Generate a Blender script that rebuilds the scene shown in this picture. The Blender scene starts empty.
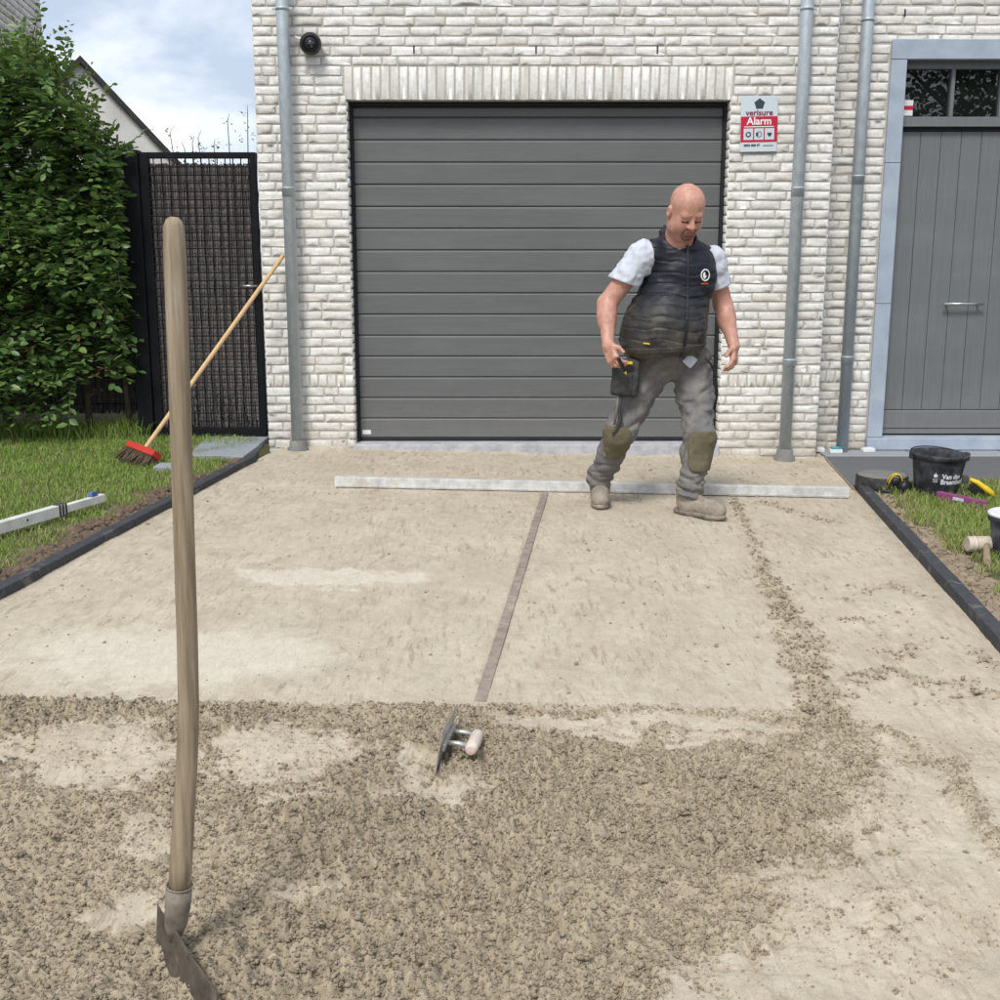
import bpy, bmesh, math, random
import numpy as np
from mathutils import Vector, Matrix, Quaternion

random.seed(7); rng = np.random.default_rng(11)
SC = bpy.context.scene
COL = SC.collection
R_ = math.radians

# ------------------------------------------------------------------ camera, sky, sun, exposure
cam_d = bpy.data.cameras.new('camera'); cam = bpy.data.objects.new('camera', cam_d); COL.objects.link(cam)
cam_d.sensor_width = 36.0; cam_d.lens = 42.7; cam_d.clip_start = 0.05; cam_d.clip_end = 2000
cam.location = (0, 0, 1.36); cam.rotation_euler = (R_(90 - 11.9), 0, 0)
SC.camera = cam
SC.render.resolution_x = SC.render.resolution_y = 1024

SUN_EL, SUN_AZ = 52, 200          # degrees; azimuth clockwise from +Y (behind the photographer)
world = bpy.data.worlds.new('World'); SC.world = world; world.use_nodes = True
wn, wl = world.node_tree.nodes, world.node_tree.links
wn.clear()
w_out = wn.new('ShaderNodeOutputWorld'); w_bg = wn.new('ShaderNodeBackground')
w_sky = wn.new('ShaderNodeTexSky'); w_sky.sky_type = 'NISHITA'; w_sky.sun_disc = False
w_sky.sun_elevation = R_(SUN_EL); w_sky.sun_rotation = R_(SUN_AZ)
w_tc = wn.new('ShaderNodeTexCoord'); w_map = wn.new('ShaderNodeMapping'); w_map.inputs['Scale'].default_value = (1.0, 1.0, 1.9)
w_map.inputs['Location'].default_value = (-0.64, -0.062, -2.823)
w_no = wn.new('ShaderNodeTexNoise'); w_no.inputs['Scale'].default_value = 4.2; w_no.inputs['Detail'].default_value = 8; w_no.inputs['Roughness'].default_value = 0.55
w_no.inputs['Distortion'].default_value = 0.25
w_rp = wn.new('ShaderNodeValToRGB')
w_rp.color_ramp.elements[0].position = 0.40; w_rp.color_ramp.elements[0].color = (3.3, 3.85, 4.75, 1)
w_rp.color_ramp.elements[1].position = 0.60; w_rp.color_ramp.elements[1].color = (6.6, 6.8, 7.15, 1)
w_mx = wn.new('ShaderNodeMix'); w_mx.data_type = 'RGBA'; w_mx.inputs[0].default_value = 0.9
wl.new(w_tc.outputs['Generated'], w_map.inputs['Vector']); wl.new(w_map.outputs[0], w_no.inputs['Vector'])
wl.new(w_no.outputs['Fac'], w_rp.inputs['Fac']); wl.new(w_sky.outputs[0], w_mx.inputs[6]); wl.new(w_rp.outputs[0], w_mx.inputs[7])
wl.new(w_mx.outputs[2], w_bg.inputs['Color']); w_bg.inputs['Strength'].default_value = 0.088
wl.new(w_bg.outputs[0], w_out.inputs['Surface'])

sun_d = bpy.data.lights.new('sun', 'SUN'); sun_d.energy = 1.5; sun_d.angle = R_(16); sun_d.color = (1.0, 0.965, 0.91)
sun = bpy.data.objects.new('sun', sun_d); COL.objects.link(sun)
_sd = Vector((math.sin(R_(SUN_AZ)) * math.cos(R_(SUN_EL)), math.cos(R_(SUN_AZ)) * math.cos(R_(SUN_EL)), math.sin(R_(SUN_EL))))
sun.rotation_euler = (-_sd).to_track_quat('-Z', 'Y').to_euler(); sun.location = _sd * 30
SC.view_settings.view_transform = 'Standard'; SC.view_settings.look = 'None'
SC.view_settings.exposure = 1.02; SC.view_settings.gamma = 1.0; SC.view_settings.use_curve_mapping = False

# ------------------------------------------------------------------ helpers: noise
_perm = np.random.default_rng(5).integers(0, 1 << 16, size=1 << 16).astype(np.int64)
def _hash(*ints):
    h = np.zeros_like(ints[0])
    for k, i in enumerate(ints):
        h = _perm[(h + i * (1 + 2 * k) + k * 7919) & 0xFFFF]
    return h / 32768.0 - 1.0
def vn2(x, y, s=0):
    xi = np.floor(x).astype(np.int64); yi = np.floor(y).astype(np.int64)
    fx = x - xi; fy = y - yi; fx = fx * fx * (3 - 2 * fx); fy = fy * fy * (3 - 2 * fy); S = np.full_like(xi, s)
    a = _hash(xi, yi, S); b = _hash(xi + 1, yi, S); c = _hash(xi, yi + 1, S); d = _hash(xi + 1, yi + 1, S)
    return (a * (1 - fx) + b * fx) * (1 - fy) + (c * (1 - fx) + d * fx) * fy
def vn3(x, y, z, s=0):
    xi = np.floor(x).astype(np.int64); yi = np.floor(y).astype(np.int64); zi = np.floor(z).astype(np.int64)
    fx, fy, fz = x - xi, y - yi, z - zi
    fx, fy, fz = [t * t * (3 - 2 * t) for t in (fx, fy, fz)]
    S = np.full_like(xi, s); r = 0
    for dx in (0, 1):
        for dy in (0, 1):
            for dz in (0, 1):
                r = r + _hash(xi + dx, yi + dy, zi + dz, S) * (fx if dx else 1 - fx) * (fy if dy else 1 - fy) * (fz if dz else 1 - fz)
    return r
def fbm2(x, y, f, o=3, s=0):
    r = 0; a = 1.0; t = 0
    for k in range(o):
        r = r + a * vn2(x * f, y * f, s + k * 13); t += a; f *= 2.03; a *= 0.5
    return r / t
def sstep(a, b, x):
    t = np.clip((x - a) / (b - a), 0, 1); return t * t * (3 - 2 * t)

# ------------------------------------------------------------------ helpers: materials
class NT:
    def __init__(s, name):
        s.m = bpy.data.materials.new(name); s.m.use_nodes = True
        s.n, s.l = s.m.node_tree.nodes, s.m.node_tree.links
        s.b = s.n['Principled BSDF']; s.pos = None
    def P(s):
        if s.pos is None: s.pos = s.n.new('ShaderNodeNewGeometry')
        return s.pos
    def coord(s, scale=(1, 1, 1), obj=False, rot=0.0):
        m = s.n.new('ShaderNodeMapping'); m.inputs['Scale'].default_value = scale; m.inputs['Rotation'].default_value = (0, 0, rot)
        if obj:
            t = s.n.new('ShaderNodeTexCoord'); s.l.new(t.outputs['Object'], m.inputs[0])
        else: s.l.new(s.P().outputs['Position'], m.inputs[0])
        return m.outputs[0]
    def noise(s, scale, detail=4, rough=0.55, stretch=(1, 1, 1), obj=False, dist=0, rot=0.0):
        t = s.n.new('ShaderNodeTexNoise'); t.inputs['Scale'].default_value = scale; t.inputs['Detail'].default_value = detail
        t.inputs['Roughness'].default_value = rough; t.inputs['Distortion'].default_value = dist
        s.l.new(s.coord(stretch, obj, rot), t.inputs['Vector']); return t.outputs['Fac']
    def ramp(s, fac, stops):
        r = s.n.new('ShaderNodeValToRGB'); e = r.color_ramp.elements
        while len(e) < len(stops): e.new(0.5)
        for k, (p, c) in enumerate(stops):
            e[k].position = p; e[k].color = (*c, 1) if isinstance(c, tuple) else (c, c, c, 1)
        s.l.new(fac, r.inputs[0]); return r.outputs[0]
    def mix(s, fac, a, b, mode='MIX'):
        m = s.n.new('ShaderNodeMix'); m.data_type = 'RGBA'; m.blend_type = mode
        for sock, v in ((m.inputs[0], fac), (m.inputs[6], a), (m.inputs[7], b)):
            if isinstance(v, (int, float)): sock.default_value = v if sock == m.inputs[0] else (v, v, v, 1)
            elif isinstance(v, tuple): sock.default_value = (*v, 1)
            else: s.l.new(v, sock)
        return m.outputs[2]
    def math(s, op, a, b=0.0):
        m = s.n.new('ShaderNodeMath'); m.operation = op
        for sock, v in ((m.inputs[0], a), (m.inputs[1], b)):
            if isinstance(v, (int, float)): sock.default_value = v
            else: s.l.new(v, sock)
        return m.outputs[0]
    def attr(s, name):
        a = s.n.new('ShaderNodeAttribute'); a.attribute_name = name; return a.outputs['Fac']
    def rand(s):
        o = s.n.new('ShaderNodeObjectInfo')
        return s.math('FRACT', s.math('ADD', s.math('MULTIPLY', s.P().outputs['Random Per Island'], 7.31), s.math('MULTIPLY', o.outputs['Random'], 5.17)))
    def bump(s, h, strength=0.3, dist=0.01, prev=None):
        b = s.n.new('ShaderNodeBump'); b.inputs['Strength'].default_value = strength; b.inputs['Distance'].default_value = dist
        s.l.new(h, b.inputs['Height'])
        if prev is not None: s.l.new(prev, b.inputs['Normal'])
        return b.outputs[0]
    def out(s, col=None, rough=0.8, nrm=None, metal=0.0, spec=None, **kw):
        if col is not None:
            if isinstance(col, tuple): s.b.inputs['Base Color'].default_value = (*col, 1)
            else: s.l.new(col, s.b.inputs['Base Color'])
        if isinstance(rough, (int, float)): s.b.inputs['Roughness'].default_value = rough
        else: s.l.new(rough, s.b.inputs['Roughness'])
        if nrm is not None: s.l.new(nrm, s.b.inputs['Normal'])
        s.b.inputs['Metallic'].default_value = metal
        if spec is not None: s.b.inputs['Specular IOR Level'].default_value = spec
        for k, v in kw.items(): s.b.inputs[k].default_value = v
        return s.m

def simple(name, c1, c2=None, scale=20, rough=0.7, bump=0.15, metal=0.0, stretch=(1, 1, 1), spec=0.4, obj=False, c3=None):
    t = NT(name); c2 = c2 or tuple(v * 0.75 for v in c1)
    n = t.noise(scale, 6, 0.6, stretch, obj)
    col = t.ramp(n, [(0.35, c2), (0.62, c1)])
    if c3:
        n2 = t.noise(scale * 0.31 + 1.3, 5, 0.65, stretch, obj)
        col = t.mix(t.ramp(n2, [(0.55, 0.0), (0.7, 0.8)]), col, c3)
    nr = t.bump(n, bump, 0.004) if bump else None
    return t.out(col, rough, nr, metal, spec)

M = {}
# sand
def sand_mat(name, crumbs=False):
    t = NT(name)
    n1 = t.noise(2.4, 6, 0.65, (1, 0.7, 1)); n2 = t.noise(30, 5, 0.65); n3 = t.noise(420, 3, 0.65)
    dry = t.ramp(n1, [(0.3, (0.425, 0.370, 0.285)), (0.7, (0.51, 0.45, 0.355))])
    wet = t.ramp(n2, [(0.3, (0.31, 0.256, 0.182)), (0.7, (0.40, 0.336, 0.246))])
    if crumbs:
        r = t.rand(); col = t.mix(t.ramp(r, [(0.0, 0.0), (1.0, 1.0)]), (0.31, 0.257, 0.184), (0.42, 0.355, 0.264))
        h = t.noise(260, 5, 0.75)
        return t.out(col, 0.97, t.bump(h, 0.9, 0.005), spec=0.05)
    # smears of damper sand dragged through the screeded surface, and fine pits
    sm = t.noise(5.0, 9, 0.72, (1, 0.6, 1), dist=0.5)
    dry = t.mix(t.math('MULTIPLY', t.ramp(sm, [(0.46, 0.0), (0.70, 1.0)]), 0.75), dry, (0.37, 0.313, 0.232))
    sp = t.noise(60, 5, 0.7, (1, 0.5, 1), dist=1.0); dry = t.mix(t.math('MULTIPLY', t.ramp(sp, [(0.60, 0.0), (0.68, 1.0)]), 0.7), dry, (0.285, 0.23, 0.16))
    for k_, (ro, sc_) in enumerate(((R_(38), 34), (R_(58), 46), (R_(-20), 40))):
        scr = t.noise(sc_, 4, 0.6, (1, 0.16, 1), rot=ro); msk = t.ramp(t.noise(1.7 + k_ * .6, 4, 0.6), [(0.45, 0.0), (0.6, 1.0)])
        dry = t.mix(t.math('MULTIPLY', t.math('MULTIPLY', t.ramp(scr, [(0.585, 0.0), (0.64, 1.0)]), msk), 0.6), dry, (0.285, 0.23, 0.16))
        scb = scr if k_ == 0 else t.math('MAXIMUM', scb, scr)
    pale = t.attr('pale'); dry = t.mix(t.math('MULTIPLY', pale, 0.8), dry, (0.56, 0.51, 0.42))
    col = t.mix(t.attr('damp'), dry, wet)
    col = t.mix(0.38, col, t.ramp(n3, [(0.3, 0.22), (0.7, 0.78)]), 'OVERLAY')
    col = t.mix(0.35, col, t.ramp(t.noise(24, 8, 0.75, (1, 0.5, 1)), [(0.3, 0.3), (0.7, 0.7)]), 'OVERLAY')
    b1 = t.bump(t.noise(140, 5, 0.7), 0.35, 0.004); b2 = t.bump(n3, 0.35, 0.0015, b1)
    b3 = t.bump(t.noise(42, 7, 0.7, (1, 0.55, 1), dist=0.8), 0.4, 0.005, b2)
    b4 = t.bump(t.ramp(scb, [(0.56, 1.0), (0.66, 0.0)]), 0.35, 0.004, b3)
    return t.out(col, 0.95, b4, spec=0.1)
M['sand'] = sand_mat('sand'); M['crumb'] = sand_mat('sand_crumb', True)

def brick_mat():
    t = NT('brick'); r = t.rand()
    base = t.ramp(r, [(0.0, (0.61, 0.59, 0.55)), (0.22, (0.69, 0.675, 0.64)), (0.5, (0.73, 0.715, 0.685)), (0.8, (0.78, 0.772, 0.75)), (1.0, (0.66, 0.62, 0.56))])
    n = t.noise(38, 6, 0.7); col = t.mix(t.ramp(n, [(0.34, 0.6), (0.52, 0.0)]), base, (0.47, 0.445, 0.40))
    n2 = t.noise(95, 4, 0.7); col = t.mix(t.ramp(n2, [(0.58, 0.0), (0.72, 0.55)]), col, (0.79, 0.785, 0.77))
    g = t.noise(1.1, 4, 0.6); col = t.mix(t.ramp(g, [(0.4, 0.0), (0.75, 0.35)]), col, (0.60, 0.565, 0.50))
    sx = t.n.new('ShaderNodeSeparateXYZ'); t.l.new(t.P().outputs['Position'], sx.inputs[0])
    gr = t.math('MULTIPLY', t.ramp(t.math('ADD', sx.outputs['Z'], t.math('MULTIPLY', n, 0.35)), [(0.08, 1.0), (0.5, 0.0)]), 0.45)
    col = t.mix(gr, col, (0.36, 0.30, 0.21))
    nb = t.bump(t.noise(85, 7, 0.75), 0.35, 0.004)
    return t.out(col, 0.92, nb, spec=0.2)
M['brick'] = brick_mat()
M['mortar'] = simple('mortar', (0.49, 0.462, 0.412), (0.41, 0.385, 0.34), 55, 0.95, 0.4)
def door_mat(name, c, stretch):
    t = NT(name); n = t.noise(3.2, 7, 0.7, stretch); n2 = t.noise(60, 4, 0.6, stretch); w = t.noise(1.6, 4, 0.6, (0.6, 1, 2.5))
    col = t.mix(t.ramp(n, [(0.42, 0.0), (0.72, 0.5)]), c, tuple(v * 1.35 for v in c))
    col = t.mix(t.ramp(w, [(0.5, 0.0), (0.75, 0.3)]), col, tuple(v * 1.5 + 0.01 for v in c))
    sx = t.n.new('ShaderNodeSeparateXYZ'); t.l.new(t.P().outputs['Position'], sx.inputs[0])
    sp_ = t.math('MULTIPLY', t.ramp(t.math('ADD', sx.outputs['Z'], t.math('MULTIPLY', t.noise(14, 6, .7), .5)), [(0.28, 1.0), (0.62, 0.0)]), 0.22)
    col = t.mix(sp_, col, (0.26, 0.235, 0.20))
    return t.out(col, t.ramp(t.noise(5, 5, .6), [(.3, .36), (.7, .5)]), t.bump(n2, 0.2, 0.003), spec=0.45)
M['garage'] = door_mat('garage_door_paint', (0.112, 0.116, 0.115), (1.0, 1, 24))
M['frontdoor'] = door_mat('front_door_paint', (0.140, 0.148, 0.150), (26, 1, 1.0))
M['dark_seal'] = simple('dark_seal', (0.012, 0.013, 0.018), None, 20, 0.6, 0)
M['bluestone'] = simple('bluestone', (0.36, 0.415, 0.485), (0.30, 0.35, 0.42), 7, 0.75, 0.1, c3=(0.42, 0.46, 0.505))
M['sillstone'] = simple('sill_stone', (0.47, 0.47, 0.50), (0.34, 0.34, 0.36), 14, 0.7, 0.2, c3=(0.55, 0.54, 0.52))
def zinc():
    t = NT('zinc'); n = t.noise(26, 6, 0.7, (1, 1, 0.6)); w = t.noise(2.2, 4, 0.6, (1, 1, 0.5))
    col = t.mix(t.ramp(n, [(0.4, 0.0), (0.62, 0.8)]), (0.40, 0.455, 0.49), (0.52, 0.565, 0.585))
    col = t.mix(t.ramp(w, [(0.5, 0.0), (0.75, 0.4)]), col, (0.36, 0.405, 0.43))
    return t.out(col, t.ramp(n, [(0.3, 0.4), (0.7, 0.62)]), t.bump(n, 0.05, 0.002), 0.35, 0.5)
M['zinc'] = zinc()
M['black_metal'] = simple('black_metal', (0.006, 0.0065, 0.008), (0.004, 0.0045, 0.0055), 30, 0.55, 0.05, spec=0.2)
M['black_plastic'] = simple('black_plastic', (0.016, 0.017, 0.019), (0.011, 0.011, 0.012), 30, 0.42, 0.05)
M['chrome'] = simple('brushed_steel', (0.62, 0.61, 0.59), (0.5, 0.49, 0.47), 30, 0.3, 0, 0.9)
M['brush'] = simple('brushwood', (0.24, 0.215, 0.208), (0.11, 0.096, 0.092), 60, 0.9, 0.4, stretch=(3, 3, 0.4))
def glass():
    t = NT('window_glass'); return t.out((0.008, 0.011, 0.010), 0.0, None, spec=1.0)
M['glass'] = glass()
def translucent(t, col, rough, amt):
    t.out(col, rough, None, spec=0.4); tr_ = t.n.new('ShaderNodeBsdfTranslucent'); t.l.new(col, tr_.inputs['Color'])
    ms = t.n.new('ShaderNodeMixShader'); ms.inputs[0].default_value = amt; o_ = t.n['Material Output']
    t.l.new(t.b.outputs[0], ms.inputs[1]); t.l.new(tr_.outputs[0], ms.inputs[2]); t.l.new(ms.outputs[0], o_.inputs['Surface']); return t.m
def leafm(name, a, b, c):
    t = NT(name); r = t.rand(); n = t.noise(2.3, 3, 0.5)
    col = t.ramp(r, [(0.0, a), (0.55, b), (1.0, c)])
    col = t.mix(t.ramp(n, [(0.35, 0.35), (0.65, 0.0)]), col, tuple(v * 0.7 for v in a))
    return translucent(t, col, 0.4, 0.3)
M['leaf'] = leafm('hedge_leaf', (0.078, 0.150, 0.048), (0.125, 0.225, 0.060), (0.23, 0.33, 0.09))
M['young_leaf'] = leafm('young_leaf', (0.09, 0.17, 0.035), (0.15, 0.25, 0.05), (0.24, 0.30, 0.09))
M['dry_leaf'] = leafm('dry_leaf', (0.16, 0.09, 0.045), (0.20, 0.13, 0.07), (0.26, 0.10, 0.05))
M['tree_leaf'] = leafm('tree_leaf', (0.020, 0.045, 0.012), (0.035, 0.07, 0.02), (0.06, 0.10, 0.03))
M['bark'] = simple('bark', (0.13, 0.10, 0.075), (0.06, 0.048, 0.037), 25, 0.95, 0.5, stretch=(2, 2, 0.4))
def grass_mat():
    t = NT('grass_blade'); r = t.rand()
    g = t.ramp(r, [(0.0, (0.115, 0.225, 0.03)), (0.5, (0.22, 0.355, 0.05)), (1.0, (0.35, 0.46, 0.11))])
    d = t.ramp(r, [(0.0, (0.30, 0.27, 0.12)), (0.5, (0.46, 0.39, 0.20)), (1.0, (0.27, 0.33, 0.09))])
    return translucent(t, t.mix(t.attr('dry'), g, d), 0.6, 0.3)
M['grass'] = grass_mat()
M['turf'] = simple('turf_soil', (0.10, 0.105, 0.045), (0.06, 0.055, 0.03), 30, 0.95, 0.5, c3=(0.15, 0.13, 0.06))
M['soil'] = simple('dark_soil', (0.15, 0.108, 0.075), (0.075, 0.052, 0.036), 22, 0.97, 0.8, c3=(0.21, 0.165, 0.115))
M['soil_pale'] = simple('sandy_soil', (0.30, 0.24, 0.17), (0.20, 0.155, 0.105), 18, 0.97, 0.8, c3=(0.38, 0.32, 0.24))
M['ground'] = simple('street_ground', (0.11, 0.10, 0.085), (0.07, 0.065, 0.055), 3, 0.95, 0.3)
def kerbm(name, c1, c2, dirt, lo, hi):
    t = NT(name); n = t.noise(9, 6, 0.68); n2 = t.noise(50, 5, 0.65)
    col = t.mix(t.ramp(n2, [(0.35, 0.0), (0.65, 1.0)]), c1, c2); col = t.mix(t.ramp(n, [(lo, 0.0), (hi, 0.75)]), col, dirt)
    return t.out(col, 0.72, t.bump(n2, 0.25, 0.004), spec=0.35)
M['kerb'] = kerbm('kerb_stone', (0.034, 0.036, 0.043), (0.058, 0.061, 0.070), (0.26, 0.235, 0.195), 0.56, 0.78)
M['slab'] = kerbm('dark_paving', (0.105, 0.108, 0.113), (0.135, 0.138, 0.142), (0.23, 0.22, 0.20), 0.62, 0.85)
M['slab_pale'] = kerbm('pale_paving', (0.26, 0.28, 0.31), (0.31, 0.33, 0.36), (0.36, 0.34, 0.30), 0.55, 0.8)
M['wood_old'] = simple('weathered_ash', (0.33, 0.26, 0.175), (0.20, 0.15, 0.095), 5, 0.8, 0.4, stretch=(16, 16, 0.9), c3=(0.40, 0.345, 0.265))
M['wood_pale'] = simple('pale_wood', (0.60, 0.41, 0.21), (0.50, 0.33, 0.16), 8, 0.6, 0.1, stretch=(6, 6, 1))
M['steel_old'] = simple('dull_steel', (0.235, 0.20, 0.155), (0.13, 0.11, 0.088), 26, 0.75, 0.4, 0.05, c3=(0.36, 0.305, 0.225))
M['steel_bright'] = simple('trowel_steel', (0.56, 0.55, 0.53), (0.42, 0.40, 0.38), 25, 0.42, 0.05, 0.6, c3=(0.5, 0.45, 0.37))
M['alu_dusty'] = simple('dusty_aluminium', (0.68, 0.68, 0.67), (0.48, 0.48, 0.47), 18, 0.55, 0.15, 0.25, c3=(0.50, 0.44, 0.35))
M['alu_white'] = simple('white_aluminium', (0.74, 0.74, 0.71), (0.62, 0.62, 0.59), 10, 0.5, 0.05, 0.1, c3=(0.52, 0.49, 0.42))
M['rail'] = simple('dusty_rail', (0.30, 0.245, 0.205), (0.21, 0.168, 0.142), 28, 0.8, 0.2, 0.0, c3=(0.42, 0.36, 0.275))
M['red'] = simple('red_plastic', (0.50, 0.035, 0.022), (0.38, 0.03, 0.02), 20, 0.5, 0.05)
M['bristle'] = simple('bristle', (0.125, 0.085, 0.055), (0.07, 0.048, 0.033), 40, 0.85, 0.3, c3=(0.20, 0.165, 0.12))
M['white'] = simple('white_paint', (0.74, 0.74, 0.73), (0.68, 0.68, 0.66), 9, 0.6, 0.05)
M['render_white'] = simple('white_render', (0.70, 0.69, 0.65), (0.58, 0.56, 0.52), 2.0, 0.9, 0.2)
M['roof'] = simple('dark_roof', (0.045, 0.04, 0.038), (0.03, 0.027, 0.026), 8, 0.8, 0.3)
M['bucket'] = kerbm('bucket_rubber', (0.014, 0.016, 0.020), (0.022, 0.024, 0.030), (0.17, 0.175, 0.19), 0.44, 0.78)
M['bucket_grey'] = kerbm('bucket_dusty', (0.030, 0.034, 0.045), (0.048, 0.053, 0.066), (0.24, 0.25, 0.27), 0.45, 0.72)
M['lid_white'] = simple('white_lid', (0.72, 0.73, 0.74), (0.60, 0.61, 0.63), 12, 0.5, 0.05)
M['rubber'] = kerbm('dusty_rubber', (0.022, 0.022, 0.022), (0.033, 0.033, 0.034), (0.17, 0.16, 0.14), 0.5, 0.8)
M['rubber_top'] = kerbm('dusty_top', (0.15, 0.148, 0.142), (0.19, 0.185, 0.175), (0.27, 0.25, 0.22), 0.45, 0.7)
M['yellow'] = simple('yellow_plastic', (0.72, 0.50, 0.02), (0.62, 0.42, 0.02), 20, 0.45, 0.03)
M['purple'] = simple('purple_plastic', (0.27, 0.055, 0.19), (0.20, 0.045, 0.14), 30, 0.5, 0.1)
M['mallet_head'] = simple('mallet_head', (0.55, 0.47, 0.38), (0.42, 0.34, 0.27), 25, 0.8, 0.3)
M['pinkwood'] = simple('painted_wood', (0.66, 0.58, 0.52), (0.52, 0.42, 0.35), 30, 0.6, 0.2, c3=(0.45, 0.33, 0.25))
M['sign_grey'] = simple('sign_plate', (0.56, 0.62, 0.66), (0.53, 0.59, 0.63), 5, 0.35, 0)
M['sign_red'] = simple('sign_red', (0.50, 0.012, 0.045), (0.48, 0.012, 0.04), 5, 0.35, 0)
M['sign_dark'] = simple('sign_dark', (0.035, 0.055, 0.065), (0.03, 0.05, 0.06), 5, 0.4, 0)
M['sign_purple'] = simple('sign_lettering', (0.20, 0.012, 0.05), (0.19, 0.01, 0.05), 5, 0.4, 0)
M['ink_white'] = simple('white_print', (0.78, 0.78, 0.78), (0.72, 0.72, 0.72), 5, 0.5, 0)
M['teal'] = simple('teal_plastic', (0.05, 0.42, 0.45), None, 20, 0.5, 0)
M['blue'] = simple('blue_plastic', (0.10, 0.17, 0.38), None, 20, 0.5, 0)
M['tape'] = simple('dark_tape', (0.06, 0.06, 0.06), None, 20, 0.6, 0.1)
M['orange'] = simple('orange_print', (0.62, 0.12, 0.03), None, 20, 0.5, 0)

# ------------------------------------------------------------------ helpers: geometry
def link(name, me, mat=None, parent=None, loc=None):
    o = bpy.data.objects.new(name, me); COL.objects.link(o)
    if mat is not None and me is not None and not me.materials: me.materials.append(mat)
    if parent is not None: o.parent = parent
    if loc is not None: o.location = loc
    return o
def pymesh(name, v, f, smooth=False):
    me = bpy.data.meshes.new(name); me.from_pydata([tuple(p) for p in v], [], f); me.update()
    if smooth: me.polygons.foreach_set('use_smooth', [True] * len(me.polygons))
    return me
def npmesh(name, V, F, smooth=True, attrs=None):
    V = np.asarray(V, np.float32); F = np.asarray(F, np.int32); k = F.shape[1]
    me = bpy.data.meshes.new(name); me.vertices.add(len(V)); me.vertices.foreach_set('co', V.ravel())
    me.loops.add(F.size); me.loops.foreach_set('vertex_index', F.ravel())
    me.polygons.add(len(F)); me.polygons.foreach_set('loop_start', np.arange(0, F.size, k, dtype=np.int32))
    me.polygons.foreach_set('loop_total', np.full(len(F), k, np.int32))
    if smooth: me.polygons.foreach_set('use_smooth', np.ones(len(F), bool))
    me.update(calc_edges=True)
    for n, a in (attrs or {}).items():
        at = me.attributes.new(n, 'FLOAT', 'POINT'); at.data.foreach_set('value', np.asarray(a, np.float32))
    return me
def tag(o, label, cat, group=None):
    o['label'] = label; o['category'] = cat
    if group: o['group'] = group
    return o
def kind(o, k): o['kind'] = k; return o
def empty(name, loc=(0, 0, 0), rz=0, parent=None):
    o = bpy.data.objects.new(name, None); COL.objects.link(o); o.location = loc; o.rotation_euler = (0, 0, rz); o.empty_display_size = 0.1
    if parent is not None: o.parent = parent
    return o
class BM:
    def __init__(s): s.b = bmesh.new()
    def box(s, lo, hi, bev=0.0, seg=2, rot=None):
        c = [(a + b) / 2 for a, b in zip(lo, hi)]; d = [max(1e-4, b - a) for a, b in zip(lo, hi)]
        t = bmesh.new(); bmesh.ops.create_cube(t, size=1.0)
        bmesh.ops.scale(t, vec=d, verts=t.verts)
        if bev: bmesh.ops.bevel(t, geom=t.edges[:], offset=bev, segments=seg, profile=0.6, affect='EDGES')
        if rot is not None: bmesh.ops.transform(t, matrix=rot.to_4x4(), verts=t.verts)
        bmesh.ops.translate(t, vec=c, verts=t.verts); s.merge(t); return s
    def merge(s, t):
        me = bpy.data.meshes.new('t'); t.to_mesh(me); t.free(); s.b.from_mesh(me); bpy.data.meshes.remove(me)
    def tube(s, pts, rad, n=16, caps=True, round_end=False):
        pts = [Vector(p) for p in pts]; rad = rad if isinstance(rad, (list, tuple)) else [rad] * len(pts)
        rings = []; up = None
        for i, p in enumerate(pts):
            d = (pts[min(i + 1, len(pts) - 1)] - pts[max(i - 1, 0)]).normalized()
            if up is None: up = d.orthogonal().normalized()
            up = (up - d * up.dot(d)).normalized(); w = d.cross(up)
            rings.append([s.b.verts.new(p + (up * math.cos(a) + w * math.sin(a)) * rad[i]) for a in (2 * math.pi * k / n for k in range(n))])
        for a, b in zip(rings, rings[1:]):
            for k in range(n): s.b.faces.new((a[k], a[(k + 1) % n], b[(k + 1) % n], b[k])).smooth = True
        if caps:
            s.b.faces.new(list(reversed(rings[0]))); s.b.faces.new(rings[-1])
        return s
    def lathe(s, prof, n=32, c=(0, 0, 0), axis=None):
        q = Vector((0, 0, 1)).rotation_difference(Vector(axis)) if axis is not None else Quaternion()
        rings = []
        for r, z in prof:
            rings.append([s.b.verts.new(Vector(c) + q @ Vector((max(r, 1e-4) * math.cos(2 * math.pi * k / n), max(r, 1e-4) * math.sin(2 * math.pi * k / n), z))) for k in range(n)])
        for a, b in zip(rings, rings[1:]):
            for k in range(n): s.b.faces.new((a[k], a[(k + 1) % n], b[(k + 1) % n], b[k])).smooth = True
        return s
    def prism(s, poly, d0, d1, ax='y'):
        def P(u, v, w): return (u, w, v) if ax == 'y' else ((u, v, w) if ax == 'z' else (w, u, v))
        a = [s.b.verts.new(P(u, v, d0)) for u, v in poly]; b = [s.b.verts.new(P(u, v, d1)) for u, v in poly]
        n = len(poly)
        s.b.faces.new(a); s.b.faces.new(list(reversed(b)))
        for k in range(n): s.b.faces.new((a[k], b[k], b[(k + 1) % n], a[(k + 1) % n]))
        return s
    def mesh(s, name):
        bmesh.ops.recalc_face_normals(s.b, faces=s.b.faces[:])
        me = bpy.data.meshes.new(name); s.b.to_mesh(me); s.b.free(); return me
    def build(s, name, mat, parent=None, loc=None): return link(name, s.mesh(name), mat, parent, loc)
def bx(name, lo, hi, mat, parent=None, bev=0.003): return BM().box(lo, hi, bev).build(name, mat, parent)
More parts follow.
